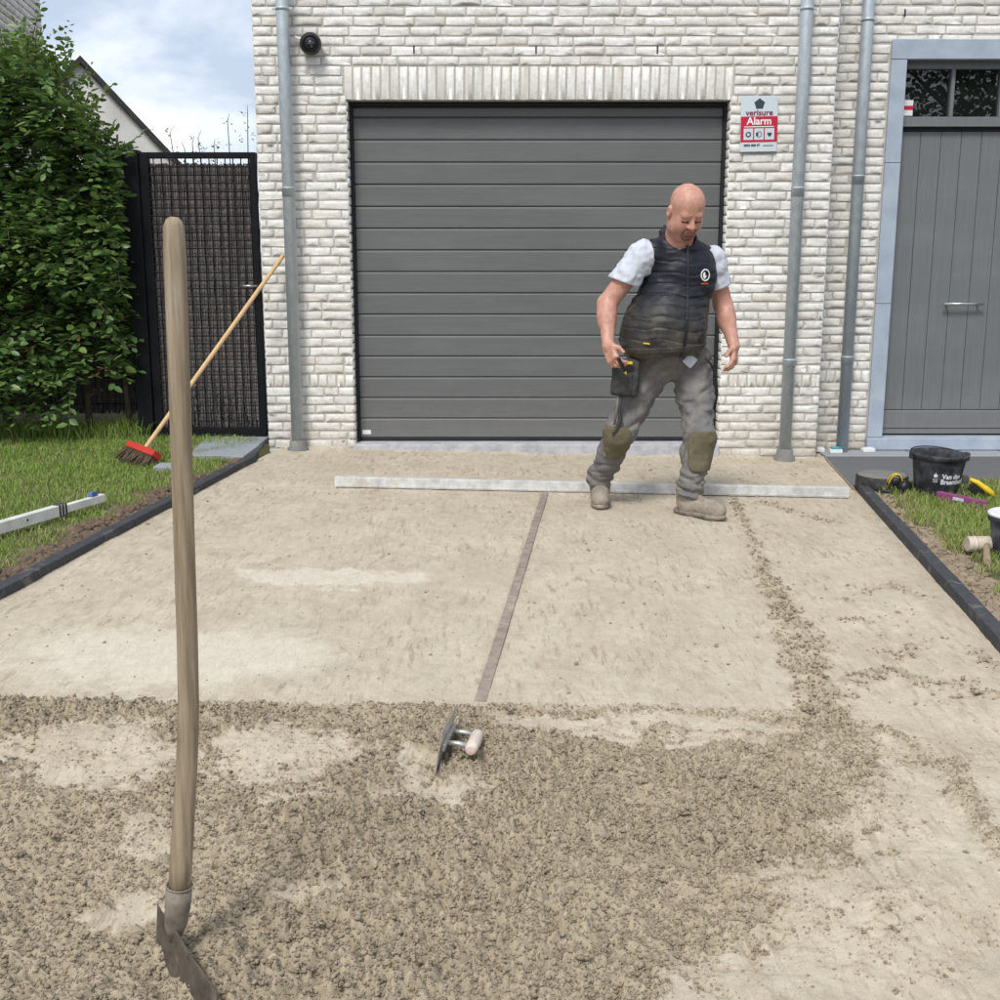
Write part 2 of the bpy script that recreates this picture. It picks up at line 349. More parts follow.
def text(name, body, size, mat, parent, M4, bold=0.0, depth=0.0006, wrap=None, align='CENTER', xs=1.0):
    cu = bpy.data.curves.new(name, 'FONT'); cu.body = body; cu.size = size; cu.align_x = align; cu.align_y = 'CENTER'; cu.offset = bold; cu.extrude = depth
    cu.resolution_u = 3
    t = bpy.data.objects.new('t', cu); COL.objects.link(t); dg = bpy.context.evaluated_depsgraph_get()
    me = bpy.data.meshes.new_from_object(t.evaluated_get(dg)); bpy.data.objects.remove(t); bpy.data.curves.remove(cu)
    me.materials.clear()
    for v in me.vertices: v.co.x *= xs
    if wrap:
        for v in me.vertices: v.co = wrap(v.co)
    else: me.transform(M4)
    return link(name, me, mat, parent)
WALLFACE = Matrix(((1, 0, 0, 0), (0, 0, -1, 0), (0, 1, 0, 0), (0, 0, 0, 1)))   # text plane (x,y) -> (x,z), front to -Y

def gz(x): return -0.022 * (np.clip(x, -1.7, 2.4) + 1.0)
KS = 0.121
def kerb_l(y): return -1.963 + KS * (y - 4.476)
def kerb_r(y): return 1.794 + KS * (y - 4.049)

# ------------------------------------------------------------------ the setting: ground sheet
g = link('ground', pymesh('ground', [(-600, -600, -0.34), (600, -600, -0.34), (600, 900, -0.34), (-600, 900, -0.34)], [(0, 1, 2, 3)]), M['ground']); kind(g, 'structure')

# ------------------------------------------------------------------ sand bed
EDGE = ([1.6, 2.0, 2.134, 2.367, 2.502, 2.865, 3.114, 3.45, 3.7], [0.05, 0.265, 0.40, 0.66, 0.81, 0.965, 0.99, 1.03, 1.07])
RIDGE = ([1.0, 3.1, 3.66, 4.41, 5.33, 6.7], [0.99, 0.985, 1.044, 1.127, 1.208, 1.357])
PATCH = [(-1.07, 3.03, .20, .22, 1), (-.65, 3.09, .17, .19, 1), (-.50, 2.83, .19, .05, 1), (-.14, 2.83, .145, .068, 1.15), (-.215, 3.05, .06, .15, 1.1), (.47, 3.34, .46, .065, 1.1),
         (.25, 3.27, .17, .05, 1), (.62, 3.22, .20, .055, 1), (-.82, 2.31, .09, .065, 1.1), (-.80, 2.62, .16, .07, .7), (.68, 2.5, .05, .10, .7), (-1.35, 3.03, .12, .10, .8), (-.45, 3.12, .08, .1, .7), (-.42, 2.35, .05, .03, .8)]
ARCS = [[(1.42, 4.68), (1.58, 4.89), (1.71, 4.95), (1.76, 4.8)], [(1.17, 3.74), (1.36, 3.87), (1.44, 3.7), (1.57, 3.76)], [(1.11, 3.65), (1.26, 3.58), (1.37, 3.57), (1.54, 3.67), (1.63, 3.66)],
        [(1.36, 4.43), (1.48, 4.41), (1.62, 4.55)], [(1.5, 6.71), (1.64, 6.33), (1.79, 6.17)], [(1.65, 4.21), (1.72, 4.08), (1.74, 3.91)], [(1.29, 3.13), (1.23, 2.88), (1.22, 2.71), (1.18, 2.52)],
        [(1.11, 3.33), (1.19, 3.3), (1.19, 3.12), (1.27, 3.1)], [(1.37, 4.08), (1.45, 4.03), (1.58, 4.2)], [(.0, 3.445), (.45, 3.452), (.93, 3.457)]]
DABS = [(1.2, 3.19, .08, .13, .55), (1.12, 4.20, .11, .2, .75), (.94, 2.34, .13, .10, .45), (.79, 2.15, .14, .09, .35), (1.04, 2.85, .1, .14, .35), (.75, 2.3, .2, .15, .4), (1.0, 3.0, .12, .3, .5)]
def seg_d(x, y, pts):
    d = np.full_like(x, 9.0)
    for (ax, ay), (bx_, by) in zip(pts, pts[1:]):
        ux, uy = bx_ - ax, by - ay; t = np.clip(((x - ax) * ux + (y - ay) * uy) / (ux * ux + uy * uy), 0, 1)
        d = np.minimum(d, np.hypot(x - ax - t * ux, y - ay - t * uy))
    return d
def sand_fields(x, y):
    n1 = fbm2(x, y, 5.0, 4, 1); n2 = fbm2(x, y, 17.0, 3, 2); n3 = fbm2(x, y, 45.0, 2, 3)
    xw = x + 0.10 * n1 + 0.05 * n2; yw = y + 0.02 * n1 + 0.025 * n2 + 0.02 * n3
    r = sstep(3.455, 3.42, yw)
    xb = np.interp(yw, *EDGE); r = r * sstep(xb + 0.10, xb - 0.10, xw + 0.12 * n2 + 0.05 * n3)
    yp = y + 0.11 * fbm2(x, y, 6.0, 3, 71) + 0.07 * n2 + 0.04 * n3; xp = x + 0.16 * n1 + 0.10 * n2 + 0.05 * n3
    for cx, cy, rx, ry, st in PATCH:
        q = np.sqrt(((xp - cx) / rx) ** 2 + ((yp - cy) / ry) ** 2)
        r = r * (1 - np.minimum(1, st * sstep(1.2, 0.75, q + .25 * n2 + .12 * n3) * np.clip(1.02 + .5 * n2 + .35 * n3, 0, 1)))
    d = np.abs(x - np.interp(y, *RIDGE)); w = np.interp(y, [3.0, 3.6, 4.2, 5.0, 6.0, 6.7], [.12, .10, .085, .06, .04, .028])
    rr = sstep(1.0, 0.45, (d + 0.05 * n1 + 0.05 * n2 + .03 * n3) / w) * (y > 3.0) * (y < 6.75) * np.clip(0.85 + 0.6 * n1, 0, 1)
    r = np.maximum(r, rr)
    for a in ARCS:
        dd = seg_d(x + 0.05 * n1 + 0.02 * n3, y + 0.05 * n2, a)
        r = np.maximum(r, 0.75 * sstep(0.055, 0.010, dd + 0.02 * n3) * np.clip(0.75 + 1.4 * n1 + .8 * n2, 0, 1))
    for cx, cy, rx, ry, st in DABS:
        q = np.sqrt(((xp - cx) / rx) ** 2 + ((yp - cy) / ry) ** 2)
        r = np.maximum(r, st * sstep(1.1, 0.5, q) * np.clip(0.6 + 1.5 * n2 + 1.2 * n3, 0, 1))
    pale = np.maximum(sstep(1.0, 0.75, np.hypot((xp + .73) / .47, (yp - 4.89) / .13)), sstep(1.05, 0.6, np.hypot((xp + 1.15) / .62, (yp - 3.86) / .36)))
    return r, pale, n1, n2, n3
def sand_h(x, y, full=False):
    r, pale, n1, n2, n3 = sand_fields(x, y)
    n4 = fbm2(x, y, 95.0, 2, 4); big = fbm2(x, y, 2.2, 2, 5)
    st = vn2(x * 14 + y * 5, y * 70 + 9 * n1, 21) * vn2(x * 3, y * 5, 22)
    near = sstep(3.5, 3.3, y)
    pit = np.clip(vn2(x * 46 + y * 20, y * 60 - x * 9, 23) - .45, 0, 1) * np.clip(.5 + 1.6 * n1, 0, 1.2) + .8 * np.clip(vn2((x + y * .6) * 60, (y - x * .5) * 16, 24) - .62, 0, 1)
    h = gz(x) + 0.004 * big * (1 - near) + near * (0.026 * big + .016 * n1) + 0.0016 * n2 + 0.0012 * n3 + 0.0005 * st + 0.0014 * n4 - 0.004 * pit
    bl1 = 1 - np.abs(vn2(x * 38 + 3 * n2, y * 38 + 3 * n1, 61)) * 2; bl2 = 1 - np.abs(vn2(x * 85 + 2 * n3, y * 85, 62)) * 2
    co = 0.7 + 0.65 * sstep(-.25, .3, fbm2(x, y, 2.6, 3, 81))          # clumpier here, finer there
    h = h + r * (0.006 + 0.020 * n1 + 0.016 * n2 + co * (0.013 * n3 + 0.011 * n4 - 0.009 * bl1 - 0.006 * bl2))
    # groove left by the straightedge's first pull, and crust cracks between the hand-smoothed patches
    h = h - 0.006 * sstep(0.014, 0.004, np.abs(y - 6.83 - 0.004 * n2)) * (x < -0.9) * (x > -1.65)
    hol = np.exp(-(seg_d(x, y, [(-.665, 2.06), (-.575, 1.95)]) / .055) ** 2); h = h - hol * (0.040 + .6 * (h - gz(x)))
    return (h, r, pale) if full else h
def grid(ys, nx, drop=0.0):
    y = np.repeat(ys[:, None], nx, 1); u = np.linspace(0, 1, nx)[None, :]
    x0 = kerb_l(y) - 0.01; x1 = kerb_r(y) + 0.01
    x0 = np.where(y > 7.60, np.maximum(x0, -1.70), x0)
    x1 = np.where(y > 6.98, np.interp(y, [6.98, 7.02, 8.4], [3.0, 2.135, 2.29]), x1)
    x1 = np.where(y <= 6.98, kerb_r(y) + 0.01, x1)
    x = x0 + (x1 - x0) * u
    h, r, p = sand_h(x, y, True)
    # banked slightly against kerbs and wall
    h = h + 0.018 * np.exp(-np.abs(y - 8.2) / 0.035) * (0.6 + vn2(x * 9, y * 2, 31)) + 0.008 * np.exp(-(x - x0) / 0.04) * (0.5 + .4 * vn2(y * 7, x, 32)) + 0.008 * np.exp(-(x1 - x) / 0.03)
    V = np.stack([x, y, h - drop], -1).reshape(-1, 3); ny = len(ys)
    i = (np.arange(ny - 1)[:, None] * nx + np.arange(nx - 1)[None, :]).ravel()
    F = np.stack([i, i + 1, i + nx + 1, i + nx], -1)
    return V, F, r.ravel(), p.ravel()
a = grid(np.concatenate([np.arange(1.0, 1.85, .012), np.arange(1.85, 3.60, 0.0046)]), 820); b = grid(np.arange(3.58, 8.42, 0.013), 330, 0.002)
SV = np.concatenate([a[0], b[0]]); SF = np.concatenate([a[1], b[1] + len(a[0])])
me = npmesh('sand_bed', SV, SF, True, {'damp': np.concatenate([a[2], b[2]]), 'pale': np.concatenate([a[3], b[3]])})
sand = kind(link('sand_bed', me, M['sand']), 'structure')

# loose crumbs of sand: uneven little polyhedra
def ico(sub):
    t = bmesh.new(); bmesh.ops.create_icosphere(t, subdivisions=sub, radius=1.0)
    v = np.array([p.co[:] for p in t.verts]); f = np.array([[q.index for q in p.verts] for p in t.faces]); t.free(); return v, f
def scatter_lumps(P, S, sub, seed, flat=0.75):
    r = np.random.default_rng(seed); v, f = ico(sub); n = len(P); K = 24
    VV = []
    for k in range(K):
        q = v * (1 + r.uniform(-0.5, 0.5, (len(v), 1))); q = q * r.uniform(0.6, 1.35, 3)
        A = np.linalg.qr(r.normal(size=(3, 3)))[0]; VV.append(q @ A.T)
    VV = np.array(VV)[r.integers(0, K, n)]
    VV = VV * S[:, None, None]; VV[..., 2] *= flat
    VV = VV + P[:, None, :]
    FF = f[None] + (np.arange(n) * len(v))[:, None, None]
    return VV.reshape(-1, 3), FF.reshape(-1, 3)
def crumb_points(n, x0, x1, y0, y1, seed, base):
    r = np.random.default_rng(seed); x = r.uniform(x0, x1, n); y = r.uniform(y0, y1, n)
    ok = (x > kerb_l(y) + .02) & (x < kerb_r(y) - .02); x, y = x[ok], y[ok]
    h, R, p = sand_h(x, y, True); pr = np.clip(R * 1.0, 0, 1) ** 1.4 + base(x, y)
    if y1 < 3.6: pr = (pr - base(x, y)) * np.clip(.6 + .7 * sstep(-.3, .3, fbm2(x, y, 2.6, 3, 81)), 0, 1.2) + 1.6 * base(x, y)
    k = r.random(len(x)) < pr
    return x[k], y[k], h[k], R[k]
def base_p(x, y):
    near = np.exp(-np.clip(x - np.interp(y, *EDGE), 0, 9) / 0.28) * (y < 3.3) * 0.05
    return near + 0.0016 + 0.006 * np.exp(-np.abs(x - np.interp(y, *RIDGE)) / .2) * (y > 3.3)
x, y, h, R = crumb_points(175000, -1.75, 1.5, 1.75, 3.5, 3, base_p)
S = np.random.default_rng(4).lognormal(math.log(0.0024), 0.45, len(x)); S = np.clip(S, .0011, .0072) * (0.6 + 0.4 * R)
c1 = scatter_lumps(np.stack([x, y, h + S * .3], -1), S, 1, 5)
x, y, h, R = crumb_points(6500, -1.75, 1.5, 1.75, 3.5, 13, lambda x, y: base_p(x, y) * .3)      # clumps of crumbs stuck together
rc = np.random.default_rng(6); nc = rc.integers(6, 16, len(x)); ci_ = np.repeat(np.arange(len(x)), nc); cs = rc.lognormal(math.log(.0056), .42, len(x))[ci_]
of = rc.normal(0, 1, (len(ci_), 3)); of /= np.linalg.norm(of, axis=1)[:, None]; of *= (rc.random((len(ci_), 1)) ** .5); of[:, 2] = np.abs(of[:, 2]) * .75
S2 = cs * rc.uniform(.28, .5, len(ci_))
c2 = scatter_lumps(np.stack([x[ci_], y[ci_], h[ci_]], -1) + of * cs[:, None], S2, 1, 7, .9)
x, y, h, R = crumb_points(90000, -2.1, 2.2, 3.5, 8.1, 23, base_p)
S3 = np.clip(np.random.default_rng(8).lognormal(math.log(0.0042), 0.4, len(x)), .0022, .011)
c3 = scatter_lumps(np.stack([x, y, h + S3 * .3], -1), S3, 1, 9)
x, y, h, R = crumb_points(90000, -2.1, 2.2, 3.45, 8.15, 33, lambda x, y: .13 * np.clip(fbm2(x, y, 4.0, 4, 91) - .12, 0, 1) + .004)
S4 = np.clip(np.random.default_rng(18).lognormal(math.log(0.0023), 0.4, len(x)), .0012, .005)
c4 = scatter_lumps(np.stack([x, y, h + S4 * .2], -1), S4, 1, 19)
x, y, h, R = crumb_points(60000, -1.75, 1.6, 1.75, 3.45, 43, lambda x, y: .25 * np.clip(fbm2(x, y, 5.0, 4, 92) - .05, 0, 1) + .01)
S5 = np.clip(np.random.default_rng(28).lognormal(math.log(0.0016), 0.4, len(x)), .0009, .004)
c5 = scatter_lumps(np.stack([x, y, h + S5 * .2], -1), S5, 1, 29)
VV, FF, nv0 = [], [], 0
for c_ in (c1, c2, c3, c4, c5):
    VV.append(c_[0]); FF.append(c_[1] + nv0); nv0 += len(c_[0])
VV = np.concatenate(VV); FF = np.concatenate(FF)
cr = link('loose_sand', npmesh('loose_sand', VV, FF, False), M['crumb']); kind(cr, 'stuff'); tag(cr, 'loose damp sand crumbs heaped in front of the screeded bed', 'sand')
print('sand tris', len(SF) * 2, 'crumb tris', len(FF))

# ------------------------------------------------------------------ kerbs
def kerb(name, fx, side, y0, y1, top, label):
    root = kind(empty(name, (float(fx(y0)), y0, 0)), 'structure'); root['label'] = label
    ang = math.atan(KS); L = (y1 - y0) / math.cos(ang); n = max(1, round(L / 1.0)); l = L / n
    for k in range(n):
        b = BM(); b.box((0, 0.001, -0.16), (0.060, l - 0.001, 0), 0.005)
        if side < 0: bmesh.ops.translate(b.b, vec=(-0.060, 0, 0), verts=b.b.verts)
        o = b.build('kerb_stone', M['kerb'], root)
        yy = y0 + (k * l) * math.cos(ang)
        o.location = (float(fx(yy) - fx(y0)) + random.uniform(-.001, .001), yy - y0, float(gz(fx(yy))) + top + random.uniform(-.001, .001)); o.rotation_euler = (0, 0, -ang)
    return root
kerb('kerb', kerb_l, -1, 1.0, 7.62, 0.040, 'dark stone kerb beside the larger lawn and hedge')
kerb('kerb', kerb_r, 1, 1.0, 6.98, 0.052, 'dark stone kerb beside the bucket lawn')

# ------------------------------------------------------------------ lawns, soil strips, grass
def patch(name, outline_x0, outline_x1, ys, nx, hf, mat):
    y = np.repeat(ys[:, None], nx, 1); u = np.linspace(0, 1, nx)[None, :]
    x0 = outline_x0(y); x1 = outline_x1(y); x = x0 + (x1 - x0) * u
    V = np.stack([x, y, hf(x, y)], -1).reshape(-1, 3); ny = len(ys)
    i = (np.arange(ny - 1)[:, None] * nx + np.arange(nx - 1)[None, :]).ravel()
    F = np.stack([i, i + 1, i + nx + 1, i + nx], -1)
    return link(name, npmesh(name, V, F), mat)
def lawn_l_edge(y): return kerb_l(y) - 0.065 - np.where(y < 6.6, 0.09, 0.02) - 0.06 * vn2(y * 3.1, y * 0 + 2.2, 41) - 0.05 * vn2(y * 11, y * 0 + .7, 42) - 0.02 * vn2(y * 29, y * 0 + .7, 48)
def lawn_r_edge(y): return kerb_r(y) + 0.065 + np.interp(y, [4.0, 4.9, 5.6, 6.2, 6.6], [.17, .12, .06, .03, .02]) + 0.05 * vn2(y * 3.3, y * 0 + 5.2, 43) + 0.05 * vn2(y * 12, y * 0 + 3.1, 44) + 0.02 * vn2(y * 31, y * 0 + 3.1, 49)
def hl(x, y):
    e = lawn_l_edge(y) - x; return 0.035 + 0.012 * fbm2(x, y, 1.3, 3, 45) + 0.008 * fbm2(x, y, 9, 2, 46) - 0.05 * np.exp(-np.clip(e, 0, 9) / 0.025) - 0.015 * np.exp(-np.clip(e, 0, 9) / 0.2)
def hr(x, y):
    e = x - lawn_r_edge(y); return -0.035 + 0.012 * fbm2(x, y, 1.9, 3, 47) + 0.008 * fbm2(x, y, 9, 2, 46) - 0.06 * np.exp(-np.clip(e, 0, 9) / 0.03)
def right_lim(y): return np.full_like(y, 4.2)
lawn = kind(patch('lawn', lambda y: np.full_like(y, -7.5), lawn_l_edge, np.arange(1.0, 10.5, 0.03), 160, hl, M['turf']), 'structure')
lawn2 = kind(patch('lawn', lawn_r_edge, right_lim, np.arange(1.0, 7.16, 0.03), 90, hr, M['turf']), 'structure')
def soil_h(x, y): return gz(x) + 0.012 + 0.022 * fbm2(x, y, 11, 4, 51) + 0.01 * fbm2(x, y, 40, 2, 52)
s1 = kind(patch('soil_strip', lambda y: lawn_l_edge(y) - 0.12, lambda y: kerb_l(y) - 0.06, np.arange(1.0, 7.7, 0.012), 36, lambda x, y: soil_h(x, y) + .005, M['soil']), 'structure')
s2 = kind(patch('soil_strip', lambda y: kerb_r(y) + 0.06, lambda y: lawn_r_edge(y) + 0.12, np.arange(1.0, 7.0, 0.012), 36, lambda x, y: soil_h(x, y) + .012, M['soil_pale']), 'structure')
def clods(name, fx0, fx1, y0, y1, n, hf, mat, label, seed, sz):
    r = np.random.default_rng(seed); y = r.uniform(y0, y1, n); x = fx0(y) + (fx1(y) - fx0(y)) * r.random(n)
    S = np.clip(r.lognormal(math.log(sz), .5, n), .003, .03); v, f = scatter_lumps(np.stack([x, y, hf(x, y) + S * .3], -1), S, 1, seed + 1)
    o = kind(link(name, npmesh(name, v, f, False), mat), 'stuff'); return tag(o, label, 'soil')
clods('soil_clods', lambda y: lawn_l_edge(y) - .03, lambda y: kerb_l(y) - .07, 4.0, 7.4, 1800, soil_h, M['soil'], 'dark brown soil clods between kerb and larger lawn', 61, .008)
clods('soil_clods', lambda y: kerb_r(y) + .07, lambda y: lawn_r_edge(y) + .04, 3.6, 6.9, 1500, lambda x, y: soil_h(x, y) + .01, M['soil_pale'], 'pale sandy soil crumbs between kerb and bucket lawn', 63, .006)
def blades(x, y, z, hmin, hmax, dry, seed, wid=0.0042):
    r = np.random.default_rng(seed); n = len(x); H = r.uniform(hmin, hmax, n); a = r.uniform(0, 2 * np.pi, n); lean = r.uniform(.15, 1.0, n) * H
    b = r.uniform(0, 2 * np.pi, n); w = wid * r.uniform(.6, 1.3, n)
    P = np.stack([x, y, z - .006], -1); D = np.stack([np.cos(a), np.sin(a), 0 * a], -1); W = np.stack([np.cos(b), np.sin(b), 0 * b], -1) * w[:, None] / 2
    up = np.array([0, 0, 1.0])
    m = P + D * (lean * .3)[:, None] + up * (H * .62)[:, None]; tp = P + D * lean[:, None] + up * (H * (1 - .25 * (lean / H)))[:, None]
    V = np.stack([P - W, P + W, m + W * .8, m - W * .8, tp], 1).reshape(-1, 3)
    i = np.arange(n)[:, None] * 5
    F = np.concatenate([i + [0, 1, 2], i + [0, 2, 3], i + [3, 2, 4]])
    return V, F, np.repeat(dry, 5)
def grow(name, pts, hf, edge, label, seed, hm, n_long):
    r = np.random.default_rng(seed); x, y = pts(r); z = hf(x, y); e = edge(x, y)
    thin = fbm2(x, y, 3.5, 3, seed + 3)
    keep = r.random(len(x)) < np.clip(0.95 + .5 * thin - .5 * np.exp(-np.clip(e, 0, 9) / .06), 0, 1)
    x, y, z, e, thin = x[keep], y[keep], z[keep], e[keep], thin[keep]
    dry = np.clip((r.random(len(x)) < np.clip(.10 + n_long + .5 * np.clip(-thin - .05, 0, 1) + .45 * np.exp(-np.clip(e, 0, 9) / .13), 0, .9)) * 1.0 + .15 * r.random(len(x)), 0, 1)
    V, F, d = blades(x, y, z, hm[0], hm[1], dry, seed + 1)
    o = kind(link(name, npmesh(name, V, F, False, {'dry': d}), M['grass']), 'stuff'); return tag(o, label, 'grass')
def ptl(r):
    n = 120000; y = 3.9 + 5.2 * r.random(n) ** 0.9; x = -4.9 + 3.2 * r.random(n); k = x < lawn_l_edge(y) + .01; return x[k], y[k]
def ptr(r):
    n = 75000; y = r.uniform(3.5, 7.14, n); x = 1.75 + 2.0 * r.random(n) ** 1.1; k = x > lawn_r_edge(y) - .01; return x[k], y[k]
grow('lawn_grass', ptl, hl, lambda x, y: lawn_l_edge(y) - x, 'mown green grass of the larger lawn below the hedge', 71, (.022, .055), 0)
grow('lawn_grass', ptr, hr, lambda x, y: x - lawn_r_edge(y), 'patchy green and straw grass around the black bucket', 75, (.025, .07), 0.16)

# ------------------------------------------------------------------ pavings
def slabs(root, polys, z, mat, th=0.05):
    for p in polys:
        cx = sum(q[0] for q in p) / len(p); cy = sum(q[1] for q in p) / len(p)
        b = BM().prism([(cx + (u - cx) * .995, cy + (v - cy) * .995) for u, v in p], z - th, z + random.uniform(-.001, .001), 'z')
        bmesh.ops.bevel(b.b, geom=[e for e in b.b.edges], offset=.003, segments=1, affect='EDGES')
        b.build('paving_slab', mat(cy) if callable(mat) else mat, root)
ent = kind(empty('entrance_pavement', (2.2, 7.2, -0.06)), 'structure'); ent['label'] = 'dark grey paving slabs before the front door'
pol = []
ys_ = [7.19, 7.72, 8.22]
xs_ = [2.21, 2.87, 3.53, 4.19]
for j in range(2):
    sh = .0 if j else .25
    for i in range(4):
        x0 = 2.165 + .06 * j if i == 0 else 2.2 + .7 * i - sh; x1 = 2.2 + .7 * (i + 1) - sh
        pol.append([(x0, ys_[j]), (x1, ys_[j]), (x1, ys_[j + 1] - .004), (x0 + (.06 if i == 0 else 0), ys_[j + 1] - .004)])
slabs(ent, [[(u - 2.2, v - 7.2) for u, v in p] for p in pol], 0.002, M['slab'])
slabs(ent, [[(a - 2.2, 8.225 - 7.2), (b - 2.2, 8.225 - 7.2), (b - 2.2, 8.49 - 7.2), (a - 2.2, 8.49 - 7.2)] for a, b in ((2.29, 2.93), (2.935, 3.6), (3.605, 4.2))], 0.004, M['slab_pale'])
b = BM(); b.box((-.008, 0, -.06), (.008, 1.20, .0), .002)
ed = b.build('edging_board', M['wood_old'], ent, (2.148 - 2.2, 7.02 - 7.2, 0.0)); ed.rotation_euler = (0, 0, -math.atan(0.112))
gp = kind(empty('gate_path', (-1.9, 8.0, 0.02)), 'structure'); gp['label'] = 'pale bluestone slabs before the black gate'
slabs(gp, [[(-2.03 + 1.9, 7.64 - 8), (-1.665 + 1.9, 7.60 - 8), (-1.655 + 1.9, 8.05 - 8), (-2.08 + 1.9, 8.05 - 8)], [(-2.08 + 1.9, 8.06 - 8), (-1.66 + 1.9, 8.06 - 8), (-1.66 + 1.9, 8.6 - 8), (-2.1 + 1.9, 8.6 - 8)], [(-2.08 + 1.9, 8.61 - 8), (-1.66 + 1.9, 8.61 - 8), (-1.66 + 1.9, 9.3 - 8), (-2.1 + 1.9, 9.3 - 8)]], 0.03, M['slab_pale'])
gsmall = tag(BM().box((-2.12, 7.13, 0.01), (-2.0, 7.28, 0.065), .006).build('stone_block', M['slab_pale']), 'small loose grey stone block on lawn beside the kerb', 'stone')

# ------------------------------------------------------------------ the house
YW, YE, YG, YD = 8.2, 8.5, 8.33, 8.60          # garage wall, entrance wall, garage door, front door planes
XL, XC = -1.62, 2.215                          # outer corner, corner of the recess
DX0, DX1, DZ = -1.01, 1.52, 2.325              # garage opening
CH = 0.0612; Z0 = 2.542 - 41.5 * CH              # brick courses
WT = 5.4
house = tag(empty('house', (0.3, 8.2, 0)), 'pale brick house with grey garage door and grey front door', 'house')
HO = Vector((0.3, 8.2, 0))
def hb(name, bm, mat, parent=None):
    me = bm.mesh(name)
    if parent is None: me.transform(Matrix.Translation(-HO))
    else: me.transform(Matrix.Translation(-HO))
    return link(name, me, mat, parent or house)
def hbox(name, lo, hi, mat, parent=None, bev=0.003): return hb(name, BM().box(lo, hi, bev), mat, parent)
def mb(bm, lo, hi):
    bm.box(lo, hi); return bm
bm = BM()
mb(bm, (XL + .008, YW + .0048, -.3), (DX0 - .008, YW + .22, WT)); mb(bm, (DX0 - .008, YW + .0048, DZ + .006), (DX1 + .008, YW + .22, WT)); mb(bm, (DX1 + .008, YW + .0048, -.3), (XC - .008, YW + .22, WT))
mb(bm, (XL + .008, YW + .22, -.3), (XL + .23, 14.0, WT)); mb(bm, (XC - .23, YW + .22, -.3), (XC - .008, YE + .01, WT))
gwall = hb('garage_wall', bm, M['mortar'])
FX0, FX1, FZ = 2.655, 3.93, 2.755               # stone surround, outer
bm = BM(); mb(bm, (XC - .2, YE + .0048, -.3), (FX0 + .01, YE + .25, WT)); mb(bm, (FX0 + .01, YE + .0048, FZ - .01), (FX1 - .01, YE + .25, WT)); mb(bm, (FX1 - .01, YE + .0048, -.3), (7.0, YE + .25, WT))
ewall = hb('entrance_wall', bm, M['mortar'])
bm = BM(); bm.prism([(XL - .35, WT), (7.3, WT), (7.3, WT + .12), (XL - .35, WT + .12)], YW - .3, 14.2)
hb('roof_edge', bm, M['roof'])

# tumbled brick: outline with soft corners, three rings
_bc = {}
def brick_arrays(w, h, var):
    r = np.random.default_rng(int(w * 1000) * 97 + int(h * 1000) * 13 + var)
    hw, hh = w / 2, h / 2; c = min(.0042, h * .12, w * .12)
    o = [(-hw + c, -hh), (0, -hh), (hw - c, -hh), (hw, -hh + c), (hw, hh - c), (hw - c, hh), (0, hh), (-hw + c, hh), (-hw, hh - c), (-hw, -hh + c)]
    o = np.array(o) + r.uniform(-.0019, .0019, (10, 2))
    rings = []
    for ins, dep in ((0.0, .016), (.0005, .0014), (.0020, 0.0)):
        k = np.sign(o) * np.minimum(np.abs(o), ins * (1 + .0 * o)) if ins else 0
        p = o - k + (r.uniform(-.0012, .0012, o.shape) if ins else 0)
        rings.append(np.stack([p[:, 0], dep + r.uniform(-.0013, .0013, 10) * (ins > 0), p[:, 1]], -1))
    V = np.concatenate(rings + [np.array([[-hw * .4, r.uniform(-.0012, .0008), 0], [hw * .4, r.uniform(-.0012, .0008), 0]])]); F = []
    for a in (0, 1):
        for k in range(10):
            q = (k + 1) % 10; i = a * 10
            F += [(i + k, i + q, i + 10 + q), (i + k, i + 10 + q, i + 10 + k)]
    A, B = 30, 31
    side = [A, A, B, B, B, B, A, A, A, A]     # fan to two centres
    for k in range(10):
        q = (k + 1) % 10; a = 20 + k; b2 = 20 + q
        s0 = B if k in (1, 2, 3, 4, 5) else A
        F.append((a, b2, s0))
    F += [(21, B, A), (26, A, B)]
    return V, np.array(F)
def brick_mesh(w, h, var):
    key = (round(w, 2), round(h, 3), var)
    if key not in _bc:
        v, f = brick_arrays(*key); me = npmesh('brick', v, f, False); me.materials.append(M['brick']); _bc[key] = me
    return _bc[key]
def row(x0, x1, off, rr):
    e = [x0]; x = x0 + off if off > .02 else x0 + .2
    while x < x1 - .03:
        if x - e[-1] > .03: e.append(x)
        x += .2 if rr.random() > .12 else .1
    e.append(x1)
    if len(e) > 2 and e[-1] - e[-2] < .045: e.pop(-2)
    return [(a, b) for a, b in zip(e, e[1:])]
J = 0.0105
LIST = []          # (parent, x, z, w, h, y)
def fill(parent, x0, x1, z, h, y, k, rr, unit=None):
    if unit:
        n = max(1, round((x1 - x0) / unit)); u = (x1 - x0) / n
        for i in range(n): LIST.append((parent, x0 + u * (i + .5), z + h / 2, u - J, h - J, y))
        return
    for a, b in row(x0, x1, [0, .1, .05, .15, .1, 0, .13, .07][k % 8] + rr.uniform(-.012, .012), rr):
        LIST.append((parent, (a + b) / 2, z + h / 2 + rr.uniform(-.0016, .0016), b - a - J + rr.uniform(-.003, .003), h - J + rr.uniform(-.0035, .0025), y + rr.uniform(-.0014, .0014)))
rr = random.Random(3)
SOLD = (2.325, 2.542)
z = Z0 - 2 * CH; k = 0
HB = Z0 + 7 * CH        # band of upright headers
